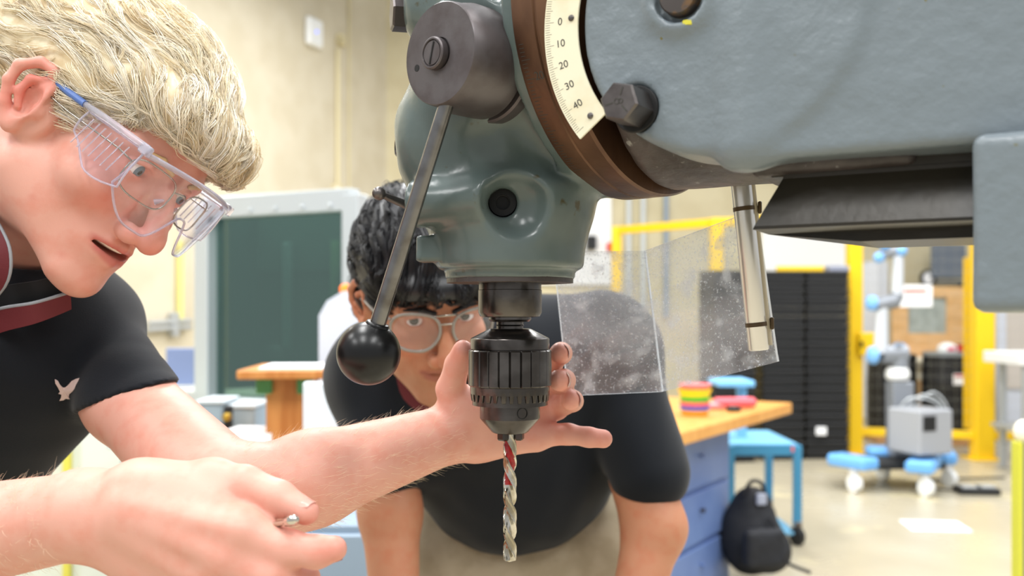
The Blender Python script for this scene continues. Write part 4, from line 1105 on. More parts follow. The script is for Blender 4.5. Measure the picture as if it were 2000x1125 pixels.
conduit(660, 96, 380, 'conduit', 'thin vertical beige conduit on the left wall below the junction box', BEIGEP, .026)
conduit(682, -60, 395, 'conduit', 'thin vertical conduit on the left wall nearest the room corner', BEIGEP, .014)
c = thing('outlet_box', 'beige outlet box at the lower end of the wall conduit', 'outlet', tuple(onleft(660, 375)))
MB().box(onleft(660, 375, .04), (.12, .08, .16), RL, .01).out('box', BEIGEP, c); MB().box(onleft(660, 375, .082), (.07, .006, .1), RL, .002).out('cover_plate', WHITEP, c)
c = thing('alarm_strobe', 'small white and red alarm strobe on the left wall above the enclosure', 'alarm', tuple(onleft(624, 392)))
MB().box(onleft(624, 392, .03), (.13, .06, .16), RL, .012).out('base', WHITEP, c); MB().box(onleft(626, 393, .07), (.05, .05, .08), RL, .01).out('lens', M('red_lens', '#d9202a', .3), c)
conduit(352, 470, 640, 'conduit', 'yellow and grey vertical pipe on the left wall beside the blonde person', M('yellow_pipe', '#e3dc8a', .4), .03)
PB = thing('pipe_bracket', 'grey pipes running along the left wall behind the far shoulder', 'pipes', tuple(onleft(330, 632)))
for y in (628, 640): MB().tube([onleft(290, y + 4, .06), onleft(350, y, .06), onleft(372, y - 1, .06)], .022, 10).out('pipe', GREYC, PB, 60)
MB().box(onleft(340, 634, .05), (.06, .08, .2), RL, .01).out('bracket', GREYC, PB)
# wall pipes and fittings on the back wall
def onback(px, py, off=0.0):
    nn = np.array([d_[1], -d_[0]]); c = cor + nn * off; r = (px - 1000) / FPX; s = (r * c[1] - c[0]) / (d_[0] - r * d_[1]); q = c + d_ * s
    return np.array([q[0], q[1], zy(py, q[1])])
RBK = np.stack([np.array([*d_, 0]), np.array([-d_[1], d_[0], 0]), AZ], 1)
for px, lab in ((1228, 'pale vertical pipe on the back wall, first right of the white board'), (1256, 'pale vertical pipe on the back wall, second right of the white board'), (1301, 'slate blue vertical pipe on the back wall, third right of the white board')):
    tag(MB().tube([onback(px, -40, .05), onback(px, 620, .05)], .028, 10).out('wall_pipe', M('slate_pipe', '#8fa0b4', .4) if px == 1301 else M('pale_pipe', '#cfd6da', .4), None, 60), lab, 'pipe')
c = thing('white_board', 'bright white board on the back wall right of the drill chuck boss', 'board', tuple(onback(1110, 430)))
MB().box((onback(1030, 430, .03) + onback(1204, 430, .03)) / 2, (.92, .05, 1.5), RBK, .01).out('panel', M('white_board', '#f6f7f6', .4), c)
c = thing('wall_speaker', 'small black device on the white board beside the boss of the drill', 'device', tuple(onback(1155, 474)))
MB().box(onback(1155, 474, .12), (.11, .1, .16), RBK, .01).out('case', BLK, c)
c = thing('fire_alarm', 'small red box on the white board behind the top of the guard', 'alarm', tuple(onback(1195, 482)))
MB().box(onback(1195, 482, .09), (.11, .07, .1), RBK, .01).out('case', M('alarm_red', '#d92a26', .4), c)
c = thing('white_board', 'long bright white board behind the black crate stacks under the drill arm', 'board', tuple(onback(1575, 490)))
MB().box((onback(1500, 480, .03) + onback(1655, 480, .03)) / 2, (1.15, .05, .62), RBK, .01).out('panel', M('white_board', '#f8f9f8', .4), c)
# --- machine enclosure with a dark green window, left
def quad(Y): return lambda px, py: P(px, py, Y)
enc = thing('machine_enclosure', 'aluminium framed machine enclosure with dark green window panes', 'machine', (-1.15, 4.2, 0))
eA, eB = np.array([-1.27, 4.05]), np.array([-.60, 3.72])       # front face: left and right posts at floor level
ed = (eB - eA) / np.linalg.norm(eB - eA); en = np.array([ed[1], -ed[0]])   # out of the face
RE = np.stack([np.array([*ed, 0]), np.array([*-en, 0]), AZ], 1)
eL = np.linalg.norm(eB - eA); EP = lambda s, w, z: np.array([*(eA + ed * s * eL + en * w), z])
ztop = 1.68
for s in (0, 1): MB().box(EP(s, 0, ztop / 2 + .02), (.075, .075, ztop), RE, .004).out('post', ALUM, enc)
for z, h in ((ztop, .085), (.86, .085), (.10, .08)): MB().box(EP(.5, 0, z), (eL, .07, h), RE, .004).out('rail', ALUM, enc)
MB().box(EP(.5, -.02, 1.27), (eL - .07, .008, .76), RE).out('window_pane', clearmat('green_tinted_glass', (.30, .44, .40), .03, .20, (.62, .86, .78)), enc)
MB().box(EP(.5, -.02, .47), (eL - .07, .01, .68), RE).out('lower_panel', BLUEW, enc)
MB().box(EP(.5, -.30, 1.12), (eL, .01, .9), RE).out('back_panel', M('deep_green_curtain', '#33403d', .8), enc)
MB().box(EP(.5, -.29, 1.56), (eL, .01, .26), RE).out('reflection_band', M('reflection_grey_green', '#54625f', .7), enc)  # lighter band imitating the upper wall mirrored in the pane
MB().box(EP(.5, -.32, .84), (eL, .6, .03), RE).out('bed', M('dark_bed', '#4c5a5c', .5), enc)
for s in (0, 1): MB().box(EP(s, -.62, ztop / 2), (.06, .06, ztop), RE, .004).out('post', ALUM, enc)
for s in (.28, .62, .75): MB().box(EP(s, -.26, 1.24), (.035 if s < .7 else .02, .03, .62), RE, .003).out('reflection_post', ALUM if s < .5 else M('reflection_pale_green', '#8fae7a', .5), enc)  # bars standing in for pale upright reflections in the glass
MB().a(sph_vf(EP(.32, -.14, .99), (.10, .07, .13), 20, 14)).box(EP(.33, -.14, .90), (.30, .14, .05), RE, .02).out('head_reflection', BLK, enc)  # solid dark shape in place of a head reflected in the glass
for s in (.02, .98): MB().box(EP(s, -.34, 1.27), (.01, .6, .8), RE).out('light_block_panel', M('dark_light_block', '#39474a', .6), enc)  # sides added to keep stray light off the back panel
for s in (.18, .35, .52, .7, .88): MB().lathe([(.008, 0), (.008, .006), (.004, .008), (1e-4, .008)], 10, EP(s, .0375, ztop - .02), frame_from((*en, 0))).out('screw', ALUM, enc)
# right side of it, turned away
eC = eB + np.array([.32, .75])
Rs = np.stack([np.array([*((eC - eB) / np.linalg.norm(eC - eB)), 0]), np.array([0, 0, 1.0]), np.zeros(3)], 1); Rs[:, 2] = np.cross(Rs[:, 0], Rs[:, 1])
# --- white 3d printer style cabinet with an orange beacon
pr = thing('white_cabinet', 'pale white machine cabinet with an orange beacon lamp on top', 'machine', (-.55, 3.1, 0))
poly = [(-.215, 0), (.20, 0), (.20, 1.315), (-.14, 1.315), (-.19, 1.285), (-.215, 1.24)]
MB().prism(poly, .38, (-.375, 3.35, 0), np.array([[1, 0, 0], [0, 0, -1], [0, 1, 0]]).astype(float)).out('housing', M('pale_white_metal', '#c4ccd9', .4), pr)
MB().lathe([(.022, 0), (.022, .014), (.014, .024), (1e-4, .026)], 20, P(677, 572, 3.1) * [1, 1, 0] + [0, 0, 1.315]).out('beacon', M('orange_lamp', '#ff7a1a', .3, emit='#ff6a10', estr=.8), pr)
MB().box((-.42, 2.968, 1.29), (.10, .01, .03)).out('slot', M('dark_slot', '#6a7487', .5), pr)
# --- wooden jig stand with green brackets and papers
WOOD = M('varnished_plywood', '#c98a4b', .4, col2='#b57338', vscale=6, stretch=(8, 8, .6)); WOODY = M('yellow_wood', '#dba04a', .35, col2='#cd8f3a', vscale=5, stretch=(1, 6, 6)); GREENB = M('green_bracket', '#4e8a52', .5)
jig = thing('wooden_stand', 'plywood stand with wide top board and green brackets behind the drill lever', 'stand', (-.58, 2.6, 0))
jz = lambda y: zy(y, 2.6)
jx = lambda x: (x - 1000) / FPX * 2.6
MB().box(((jx(478) + jx(690)) / 2, 2.66, jz(727)), (jx(690) - jx(478), .34, .024), rz(.06), .004).out('top_board', WOOD, jig)
MB().box(((jx(520) + jx(601)) / 2, 2.66, (jz(738) + jz(862)) / 2), (jx(601) - jx(520), .16, jz(738) - jz(862)), rz(.06), .002).out('column', WOOD, jig)
MB().box(((jx(440) + jx(608)) / 2, 2.70, jz(885)), (jx(612) - jx(400), .42, .04), rz(.06), .004).out('base_board', WOODY, jig)
for a, b in ((508, 537), (586, 612)): MB().box(((jx(a) + jx(b)) / 2, 2.58, jz(752)), (jx(b) - jx(a), .06, .04), rz(.06), .003).out('bracket', GREENB, jig)
MB().box(((jx(440) + jx(608)) / 2, 2.70, .42), (.26, .36, .80), rz(.06), .006).out('pedestal', M('grey_blue_cabinet', '#8b9cb0', .5), jig)
PAPER = M('white_paper', '#f4f5f8', .7)
tag(MB().box((jx(585), 2.64, jz(727) + .0145), (.20, .24, .004), rz(.1)).out('paper_sheets', PAPER, None, 0), 'white paper sheets on the top board of the plywood stand', 'paper')
tag(MB().box((jx(478), 2.60, jz(885) + .028), (.15, .16, .014), rz(.2)).out('paper_stack', PAPER, None, 0), 'lower stack of white paper on the base board of the stand', 'paper', 'papers on the stand base')
tag(MB().box((jx(486), 2.66, jz(885) + .046), (.15, .16, .020), rz(-.1)).out('paper_stack', PAPER, None, 0), 'upper stack of white paper leaning over the base board', 'paper', 'papers on the stand base')
c = thing('display_board', 'upright white panel between the plywood stand and the crouching person', 'panel', (-.42, 2.25, 0))
MB().box(((602 - 1000) / FPX * 2.3 + .06, 2.3, (zy(746, 2.3) + .801) / 2), (.14, .03, zy(746, 2.3) - .801), None, .004).out('board', M('gloss_white', '#dce3ea', .3), c)
c = thing('blue_board', 'small slate blue panel leaning by the left wall', 'panel', tuple(P(352, 750, 5.0) * [1, 1, 0]))
MB().box(P(353, 716, 5.0), (.14, .04, .19), None, .004).out('board', M('slate_blue', '#8090b8', .6), c); MB().box((P(353, 716, 5.0)[0], 5.0, .43), (.3, .3, .87), None, .01).out('stand', M('pale_grey_stand', '#c8ccc8', .5), c)
for i, (x, y, w, h, lab) in enumerate(((426, 815, .075, .10, 'grey blue box on the bench left of the plywood stand'), (486, 820, .075, .09, 'second grey blue box against the plywood column'))):
    c = thing('parts_box', lab, 'box', tuple(P(x, y, 3.0))); q = P(x, y, 3.0); MB().box(q, (w, .16, h), None, .006).out('case', M('grey_blue_box', '#93a3ad', .5), c); MB().box(q + np.array([0, 0, h / 2 + .004]), (w + .01, .17, .012), None, .003).out('lid', M('pale_box_lid', '#c4cdd2', .5), c)
c = thing('clamp', 'small brass and dark clamp on the grey blue box', 'clamp', tuple(P(446, 812, 2.9))); q = P(446, 815, 2.88)
MB().box(q, (.022, .03, .07), None, .004).out('body', BLK, c); MB().lathe([(.012, 0), (.012, .02), (.006, .024), (1e-4, .024)], 14, q + np.array([.004, -.015, .004]), frame_from((0, -1, 0))).out('knob', M('brass', '#b8963f', .3, .8), c)
bench = thing('bench', 'pale grey steel bench carrying boxes behind the blonde person', 'bench', (-.9, 3.05, 0))
MB().box((-.93, 3.22, zy(815, 3.0) - .075), (.62, .5, .04), None, .004).out('top', M('pale_bench', '#c9d0d4', .5), bench)
MB().box((-.93, 3.22, .44), (.56, .44, .80), None, .01).out('cabinet', M('bench_cabinet', '#9fb0c2', .5), bench)
c = thing('storage_cabinet', 'slate grey steel cabinet behind the hands under the forearm', 'cabinet', (-.35, 2.1, 0))
MB().box((-.36, 2.25, .40), (.42, .36, .80), None, .006).out('body', M('slate_cabinet', '#8496a8', .45), c)
for z in (.2, .6): MB().box((-.36, 2.063, z), (.40, .016, .36), None, .004).out('door', M('slate_door', '#8c9eb0', .45), c)
# behind the near arm, low left
c = thing('low_cabinet', 'pale green grey cabinet seen under the arm of the blonde person', 'cabinet', (-1.7, 3.75, 0))
MB().box((-1.52, 3.75, .44), (.62, .4, .88), None, .01).out('body', M('pale_green_grey', '#d3d8c9', .6), c)
MB().box((-1.62, 3.543, .46), (.03, .02, .80), None, .004).out('yellow_strip', M('yellow_strip', '#d9cf55', .6), c); MB().box((-1.42, 3.542, .46), (.30, .015, .76), None, .004).out('door', M('pale_green_door', '#d9ddd0', .6), c)
# --- safety fence
fence = thing('safety_fence', 'yellow steel safety fence with mesh panels around the robot cell', 'fence', (3.2, 8.4, 0))
def post(px, Y, w, top=2.02, m=YEL):
    x = (px - 1000) / FPX * Y; o = MB().box((x, Y, top / 2), (w, w, top), None, .008).out('post', m, fence); MB().box((x, Y, .006), (w * 1.7, w * 1.7, .012), None, .003).out('foot_plate', m, o); return np.array([x, Y, 0])
pA, pB = post(1668, 8.6, .12), post(1918, 8.3, .155)
pC = post(1399, 9.2, .12, 2.14); pD = np.array([1.08, 10.1, 0]); post(1204, 10.1, .10, 2.14)
pE = np.array([5.4, 8.15, 0]); MB().box((5.4, 8.15, 1.01), (.15, .15, 2.02), None, .008).out('post', YEL, fence)
def rail(a, b, z, h=.07):
    L_ = np.linalg.norm(b - a); d = (b - a) / L_; R = np.stack([d, np.cross(AZ, d), AZ], 1); MB().box((a + b) / 2 + AZ * z, (L_, .05, h), R, .004).out('rail', YEL, fence)
for a, b in ((pA, pB), (pB, pE)):
    for z in (.20, 1.98): rail(a, b, z)
for a, b in ((pC, pA), (pD, pC)):
    for z in (2.10, .2): rail(a, b, z, .08)
wm = MB()
for a, b in ((pA, pB), (pB, pE), (pD, pC)):
    L_ = np.linalg.norm(b - a); d = (b - a) / L_; n_ = int(L_ / .1)
    for i in range(1, n_): p = a + d * L_ * i / n_; wm.tube([p + AZ * .2, p + AZ * 1.98], .0009, 3, False)
    for z in np.arange(.3, 1.95, .1): wm.tube([a + AZ * z, b + AZ * z], .0009, 3, False)
o = wm.out('wire_mesh', M('mesh_grey', '#9a9a90', .5), fence, 0); o['kind'] = 'stuff'
MB().box(P(1692, 672, 8.5), (.14, .05, .20), None, .01).out('gate_latch', YEL, fence)
MB().box(P(1684, 672, 8.44), (.02, .03, .05), None, .004).out('latch_bolt', BLK, fence)
MB().box(((1889 - 1000) / FPX * 8.55, 8.55, .98), (.05, .05, 1.5), None, .004).out('gate_stile', YEL, fence)
sg = thing('warning_sign', 'white safety sign with an orange red bar hung on the mesh fence', 'sign', tuple(P(1790, 580, 8.4)))
MB().box(P(1789, 578, 8.42), (.28, .01, .19), None, .002).out('sign_plate', PAPER, sg); MB().box(P(1788, 568, 8.41), (.19, .006, .022), None, 0).out('header_bar', M('orange_bar', '#e8562c', .6), sg)
# --- stacks of black crates
def crate_proto(w, d, h, x, y, z, r, lab, grp):
    t = thing('crate', lab, 'crate', (0, 0, 0), grp)
    b = MB().box((0, 0, h * .42), (w * .94, d * .94, h * .84), None, .008).out('body', BLK, t)
    MB().box((0, 0, h * .86), (w, d, h * .22), None, .010).out('rim', BLK, t)
    return t
proto = None; CH_ = .0762
ORD = 'lowest second third fourth fifth sixth seventh eighth ninth tenth eleventh twelfth thirteenth fourteenth fifteenth sixteenth seventeenth eighteenth nineteenth twentieth topmost'.split()
for (px, Y, n, rr, lab0) in ((1533, 8.15, 21, .06, 'middle black stack'), (1617, 8.25, 21, .02, 'black stack next to the yellow post'), (1432, 8.0, 21, .2, 'black stack seen through the guard')):
    x = (px - 1000) / FPX * Y
    for k in range(n):
        lab = 'ribbed plastic crate, ' + ORD[k] + (' from the floor in the ' if 0 < k < n - 1 else ' in the ') + lab0
        if proto is None: proto = crate_proto(.38, .36, CH_, 0, 0, 0, 0, lab, 'crates of the ' + lab0); o = proto
        else: o = dup(proto, None, lab, 'crates of the ' + lab0)
        o.location = (x + .004 * math.sin(k * 2.3), Y + (.25 if 'next' not in lab0 else .2), k * CH_ + .0); o.rotation_euler = (0, 0, rr)
tag(MB().box(P(1632, 532, 8.4) * [1, 1, 0] + [0, .05, 1.625], (.17, .3, .05), None, .006).out('grey_lid', M('grey_lid', '#8e93a5', .5), None, 30), 'grey lid lying on the stack next to the yellow post', 'lid')
tag(MB().box(P(1560, 531, 8.4) * [1, 1, 0] + [0, -.04, 1.6225], (.40, .06, .045), None, .006).out('yellow_beam', YEL, None, 30), 'yellow beam lying across the tops of the black crates', 'beam')
tag(MB().box(P(1604, 842, 8.262), (.09, .012, .07), None, .004).out('white_label', PAPER, None, 30), 'crumpled white tag on the lower crates of the right stack', 'tag')
# --- robot on its cart
ROBW = M('robot_silver', '#d4d9e0', .3, .2); ROBB = M('robot_blue_cap', '#7fb7ee', .35); ROBG = M('robot_grey', '#8d929a', .4, .3); CBLUE = M('cart_blue', '#6fb0ef', .4)
rob = thing('robot', 'white jointed robot arm with pale blue caps on a grey pedestal', 'robot', tuple(P(1755, 880, 7.1) * [1, 1, 0] + [0, 0, .33]))
Yr = 7.1; Q = lambda x, y, Y=Yr: P(x, y, Y)
MB().box((Q(1757, 0)[0], Yr, (.201 + zy(745, Yr)) / 2), (.155, .15, zy(745, Yr) - .201), None, .01).out('pedestal', ROBG, rob)
MB().lathe([(.07, 0), (.085, .02), (.085, .06), (.07, .09)], 24, (Q(1753, 0)[0], Yr, zy(742, Yr))).out('base_joint', WHITEP, rob)
MB().tube([Q(1757, 725), Q(1757, 690), Q(1745, 676)], [.062, .062, .055], 18).out('shoulder', ROBG, rob, 60)
MB().tube([Q(1770, 690), Q(1722, 692)], .066, 18).out('shoulder_link', ROBG, rob, 50); MB().lathe([(.066, 0), (.064, .03), (.04, .045), (1e-4, .048)], 18, Q(1708, 694), frame_from((-1, -.2, 0))).out('cap', ROBB, rob, 60); MB().lathe([(.064, 0), (.062, .02), (1e-4, .035)], 18, Q(1757, 686), frame_from((.2, -1, .2))).out('cap', ROBB, rob, 60)
MB().tube([Q(1721, 690), Q(1722, 600)], [.052, .046], 18).out('upper_arm', ROBW, rob, 60)
MB().tube([Q(1710, 596), Q(1748, 588), Q(1752, 575)], [.055, .055, .05], 16).out('elbow', ROBG, rob, 60); MB().lathe([(.056, 0), (.054, .03), (.03, .045), (1e-4, .046)], 18, Q(1706, 592), frame_from((-1, -.3, 0))).out('cap', ROBB, rob, 60)
MB().tube([Q(1752, 578), Q(1754, 500)], [.044, .040], 18).out('forearm', ROBW, rob, 60)
MB().tube([Q(1765, 492), Q(1735, 492), Q(1722, 500)], [.040, .040, .036], 14).out('wrist', ROBG, rob, 60)
for x, y in ((1761, 490), (1717, 503), (1728, 478)): MB().a(sph_vf(Q(x, y, Yr - .03), .040, 16, 12)).out('cap', ROBB, rob, 60)
ctl = thing('controller_box', 'grey robot controller box with a black screen standing on the blue cart', 'controller', tuple(P(1805, 880, 6.85) * [1, 1, 0] + [0, 0, .34]))
cR = rz(.38); cc = np.array([(1797 - 1000) / FPX * 6.8, 6.8, .0]); cz = (zy(883, 6.8), zy(797, 6.8))
MB().box(cc + AZ * (sum(cz) / 2), (.30, .30, cz[1] - cz[0]), cR, .012).out('case', M('controller_grey', '#9fa2a8', .4), ctl)
MB().box(cc + cR @ np.array([-.065, -.152, 0]) + AZ * (cz[1] - .09), (.115, .01, .105), cR, .004).out('screen', BLK, ctl)
MB().box(cc + cR @ np.array([.152, 0, 0]) + AZ * (sum(cz) / 2), (.008, .18, .16), cR, .003).out('side_plate', M('controller_plate', '#b4b6ba', .4), ctl)
cb_ = [MB().tube(spline([cc + np.array([-.12 + .05 * k, .05, cz[1]]), cc + np.array([-.05 + .07 * k, .02, cz[1] + .07 + .02 * k]), cc + np.array([.12 + .03 * k, .0, cz[1] + .03]), cc + np.array([.19 + .01 * k, -.02, cz[1] - .15])], 14), .008, 6).out('cable', GREYC, ctl, 60) for k in range(3)]
cart = thing('robot_cart', 'low bright blue wheeled cart under the robot arm', 'cart', tuple(P(1755, 945, 7.0) * [1, 1, 0]))
czp = zy(905, 7.0)
MB().box((2.72, 7.0, .175), (.62, .42, .05), rz(.05), .01).out('frame', BLK, cart)
for px, Y, w, d, a in ((1665, 6.85, .17, .34, .5), (1805, 6.75, .19, .42, -.55), (1722, 7.25, .20, .24, -.2), (1852, 7.1, .10, .32, -.35)):
    x = (px - 1000) / FPX * Y; MB().box((x, Y, .20), (w, d, .085), rz(a), .02).out('corner_block', CBLUE, cart)
for px, Y in ((1667, 6.78), (1806, 6.62), (1722, 7.3), (1852, 7.0)):
    x = (px - 1000) / FPX * Y; o = MB().box((x, Y, .125), (.05, .07, .07), None, .008).out('caster', M('caster_white', '#d9d8d6', .4), cart); MB().lathe([(.04, -.022), (.060, -.020), (.060, .020), (.04, .022)], 20, (x, Y - .02, .06), frame_from((1, .4, 0))).out('wheel', WHITEP, o, 40)
ped = thing('foot_pedal', 'black foot pedal with two grey treads on the floor by the fence', 'pedal', tuple(P(1910, 965, 6.7) * [1, 1, 0]))
q = np.array([(1910 - 1000) / FPX * 6.7, 6.72, 0]); MB().box(q + AZ * .022, (.27, .17, .044), rz(-.1), .01).out('base', BLK, ped)
for s in (-1, 1): MB().box(q + np.array([.065 * s, 0, .05]), (.10, .12, .016), rz(-.1), .005).out('tread', GREYC, ped)
tag(MB().tube(spline([q + np.array([-.13, .02, .012]), q + np.array([-.3, .25, .008]), q + np.array([-.1, .5, .008]), q + np.array([.5, .6, .008])], 20), .007, 6).out('pedal_cable', BLK, None, 60), 'thin dark cable running from the foot pedal over the floor', 'cable')
fp = np.array([(1826 - 1000) / FPX * 5.68, 5.68, .003]); tag(MB().box(fp, (.33, .27, .004), rz(-.12)).out('floor_sheet', PAPER, None, 0), 'white sheet taped flat on the concrete floor', 'sheet')
# --- drums, crate frame, monitor behind the fence
for px, Y, w, top, lab in ((1742, 9.5, .46, 697, 'black drum behind the robot pedestal'), (1847, 9.3, .43, 693, 'black drum with a red and white label right of the robot')):
    x = (px - 1000) / FPX * Y; h = zy(top, Y); d = thing('drum', lab, 'drum', (x, Y, 0)); r = w / 2
    MB().lathe([(r * .93, .0), (r * .96, .02), (r, h * .33), (r * 1.02, h * .35), (r, h * .37), (r, h * .66), (r * 1.02, h * .68), (r, h * .7), (r * .97, h - .03), (r * .97, h)], 32, (x, Y, 0)).out('shell', BLK, d)
    MB().lathe([(r * .99, h - .01), (r * .99, h + .02), (r * .9, h + .03), (1e-3, h + .03)], 32, (x, Y, 0)).out('lid', M('grey_rim', '#8f969c', .4, .5) if px > 1800 else BLK, d)
    if px > 1800:
        MB().box((x + .04, Y - r - .005, zy(738, Y)), (.135, .02, .10), rz(.1), .002).out('label', PAPER, d); MB().box((x + .04, Y - r - .017, zy(731, Y)), (.125, .01, .02), rz(.1)).out('label_header', M('label_red', '#c8383a', .5), d)
    MB().box((x, Y, .03), (w * .98, w * .98, .05), None, .005).out('pallet', M('raw_wood', '#b98c5c', .7), d)
    if px < 1800: continue
c = thing('canister', 'small pink and white canister standing on the labelled drum', 'canister', tuple(P(1852, 690, 9.3)))
q = np.array([(1850 - 1000) / FPX * 9.3, 9.3, zy(693, 9.3) + .031]); MB().lathe([(.09, 0), (.09, .05), (.06, .07), (.03, .085), (1e-4, .085)], 20, q).out('body', WHITEP, c); MB().box(q + np.array([.0, -.088, .03]), (.07, .01, .035)).out('label', M('label_pink', '#d2506a', .5), c)
c = thing('red_toolbox', 'small red box standing on the labelled drum', 'box', tuple(P(1879, 686, 9.3))); q = np.array([(1877 - 1000) / FPX * 9.3, 9.32, zy(693, 9.3) + .061]); MB().box(q, (.09, .12, .06), None, .006).out('body', M('box_red', '#c43030', .5), c); MB().box(q + AZ * .035, (.06, .02, .012), None, .003).out('handle', BLK, c)
PINE = M('pine', '#dcb583', .6, col2='#cfa46d', vscale=5, stretch=(1, 1, 5))
wf = thing('pine_framed_board', 'pine wood framed grey pane standing behind the robot arm', 'frame', tuple(P(1812, 700, 10) * [1, 1, 0] + [0, 0, .79]))
Yw = 10.5; fx = lambda x: (x - 1000) / FPX * Yw; fz = lambda y: zy(y, Yw)
for a, b, c_, d in ((1742, 1772, 560, 702), (1848, 1882, 560, 702)): MB().box(((fx(a) + fx(b)) / 2, Yw, (fz(c_) + fz(d)) / 2), (fx(b) - fx(a), .06, fz(c_) - fz(d)), None, .004).out('stile', PINE, wf)
for c_, d in ((560, 581), (651, 676), (676, 702)): MB().box(((fx(1772) + fx(1848)) / 2, Yw, (fz(c_) + fz(d)) / 2), (fx(1848) - fx(1772), .055, fz(c_) - fz(d)), None, .004).out('rail', PINE, wf)
MB().box(((fx(1772) + fx(1848)) / 2, Yw + .01, (fz(581) + fz(651)) / 2), (fx(1848) - fx(1772), .012, fz(581) - fz(651))).out('pane', M('dull_pane', '#a9b2ae', .25, col2='#98a19b', vscale=8), wf)
tbl = thing('pine_table', 'pine work table holding the framed pane behind the drums', 'table', ((fx(1815)), Yw, 0))
MB().box((fx(1815), Yw, fz(702) - .03), (.95, .6, .06), None, .005).out('top', PINE, tbl)
for sx in (-1, 1):
    for sy in (-1, 1): MB().box((fx(1815) + .42 * sx, Yw + .25 * sy, fz(702) / 2 - .03), (.07, .07, fz(702) - .06), None, .004).out('leg', PINE, tbl)
c = thing('funnel', 'cream funnel standing between the two black drums', 'funnel', tuple(P(1796, 720, 9.9))); q = P(1796, 712, 9.85)
MB().lathe([(.012, -.16), (.02, -.08), (.09, 0), (.11, .03), (.10, .03), (.08, 0), (.012, -.07)], 24, q).out('cone', M('cream_plastic', '#e9e3cf', .5), c); MB().box(q + AZ * .05, (.26, .08, .05), None, .01).out('rim_tray', M('cream_tray', '#efe8d4', .5), c); MB().box((q[0], q[1] + .02, (q[2] - .16) / 2), (.06, .06, q[2] - .15), None, .004).out('stand', PINE, c)
mon = thing('monitor', 'dark grey flat monitor on a shelf bracket high behind the robot', 'monitor', tuple(onback(1850, 512)))
RBm = RBK
MB().box(onback(1852, 510, .35), (.42, .06, .40), RBm, .01).out('screen', DGREY, mon); MB().box(onback(1858, 551, .2), (.55, .34, .03), RBm, .005).out('bracket', M('bracket_grey', '#777a80', .5, .3), mon)
c = thing('wall_clock', 'round black and white gauge under the monitor', 'gauge', tuple(onback(1811, 543))); MB().lathe([(.10, 0), (.10, .03), (.07, .03), (.07, .02), (1e-4, .02)], 24, onback(1811, 543, .3), frame_from((d_[1], -d_[0], 0))).out('case', BLK, c); MB().lathe([(.068, .021), (1e-4, .021)], 24, onback(1811, 543, .3), frame_from((d_[1], -d_[0], 0)), cap=False).out('face', PAPER, c); MB().box(onback(1811, 543, .14), (.03, .28, .03), RBm).out('bracket', GREYC, c)
c = thing('slate_board', 'dark slate panel behind the pine frame near the fence post', 'panel', tuple(onback(1887, 590))); MB().box(onback(1889, 590, .05), (.18, .06, .5), RBm, .005).out('board', M('slate_board', '#76808e', .5), c)
c = thing('pale_locker', 'tall pale grey locker behind the robot on the left', 'locker', tuple(onback(1697, 700))); MB().box((*onback(1700, 600, .3)[:2], .92), (.24, .4, 1.84), RBm, .01).out('body', M('locker_grey', '#d2d6dc', .5), c); MB().box((*onback(1700, 600, .505)[:2], .92), (.20, .015, 1.76), RBm, .004).out('door', M('locker_door', '#dde1e6', .5), c)
# right edge: white table, rack legs, yellow post
wt = thing('white_table', 'white topped table with steel legs right of the fence post', 'table', (4.05, 7.6, 0))
tz = zy(700, 7.5); MB().box((4.25, 7.6, tz), (.85, .6, .09), None, .006).out('top', M('white_top', '#eef0f0', .4), wt)
for x, y in ((3.88, 7.35), (3.96, 7.85), (4.6, 7.35), (4.6, 7.85)): MB().box((x, y, tz / 2 - .02), (.045, .045, tz - .05), None, .004).out('leg', GREYC, wt)
MB().box((4.25, 7.6, .35), (.78, .5, .03), None, .004).out('shelf', GREYC, wt)
c = thing('white_bottle', 'tall white bottle on the lower shelf of the white table', 'bottle', (4.02, 7.45, .365)); MB().lathe([(.05, 0), (.055, .02), (.055, .18), (.03, .23), (.018, .25), (.018, .29), (1e-4, .29)], 20, (4.02, 7.45, .366)).out('body', WHITEP, c); MB().lathe([(.022, 0), (.022, .03), (1e-4, .03)], 14, (4.02, 7.45, .65)).out('cap', BLUEW, c)
c = thing('window_frame_unit', 'pale blue framed glazed unit at the far right behind the fence post', 'cabinet', (4.7, 9.6, 0)); MB().box((4.98, 9.7, .80), (.40, .3, 1.6), None, .01).out('body', M('unit_pale', '#cdd4e2', .5), c); MB().box((4.98, 9.54, 1.0), (.26, .02, 1.0), None, .004).out('pane', M('unit_pane', '#c9c3bd', .3), c)
yp = thing('bollard', 'slim yellow green upright post at the right edge of the floor', 'post', (1.57, 3.0, 0)); xq = (1992 - 1000) / FPX * 3.0
MB().box((xq - .008, 3.0, zy(862, 3.0) / 2), (.014, .05, zy(862, 3.0)), None, .003).out('strip', M('lime_yellow', '#c7c63f', .5), yp); MB().box((xq + .018, 3.01, zy(862, 3.0) / 2), (.036, .06, zy(862, 3.0)), None, .003).out('channel', M('post_grey', '#6f7274', .5), yp)
MB().a(sph_vf((xq + .012, 3.0, zy(843, 3.0)), (.030, .03, .036), 16, 12)).out('cap', M('cream_cap', '#efe9d2', .5), yp, 60)
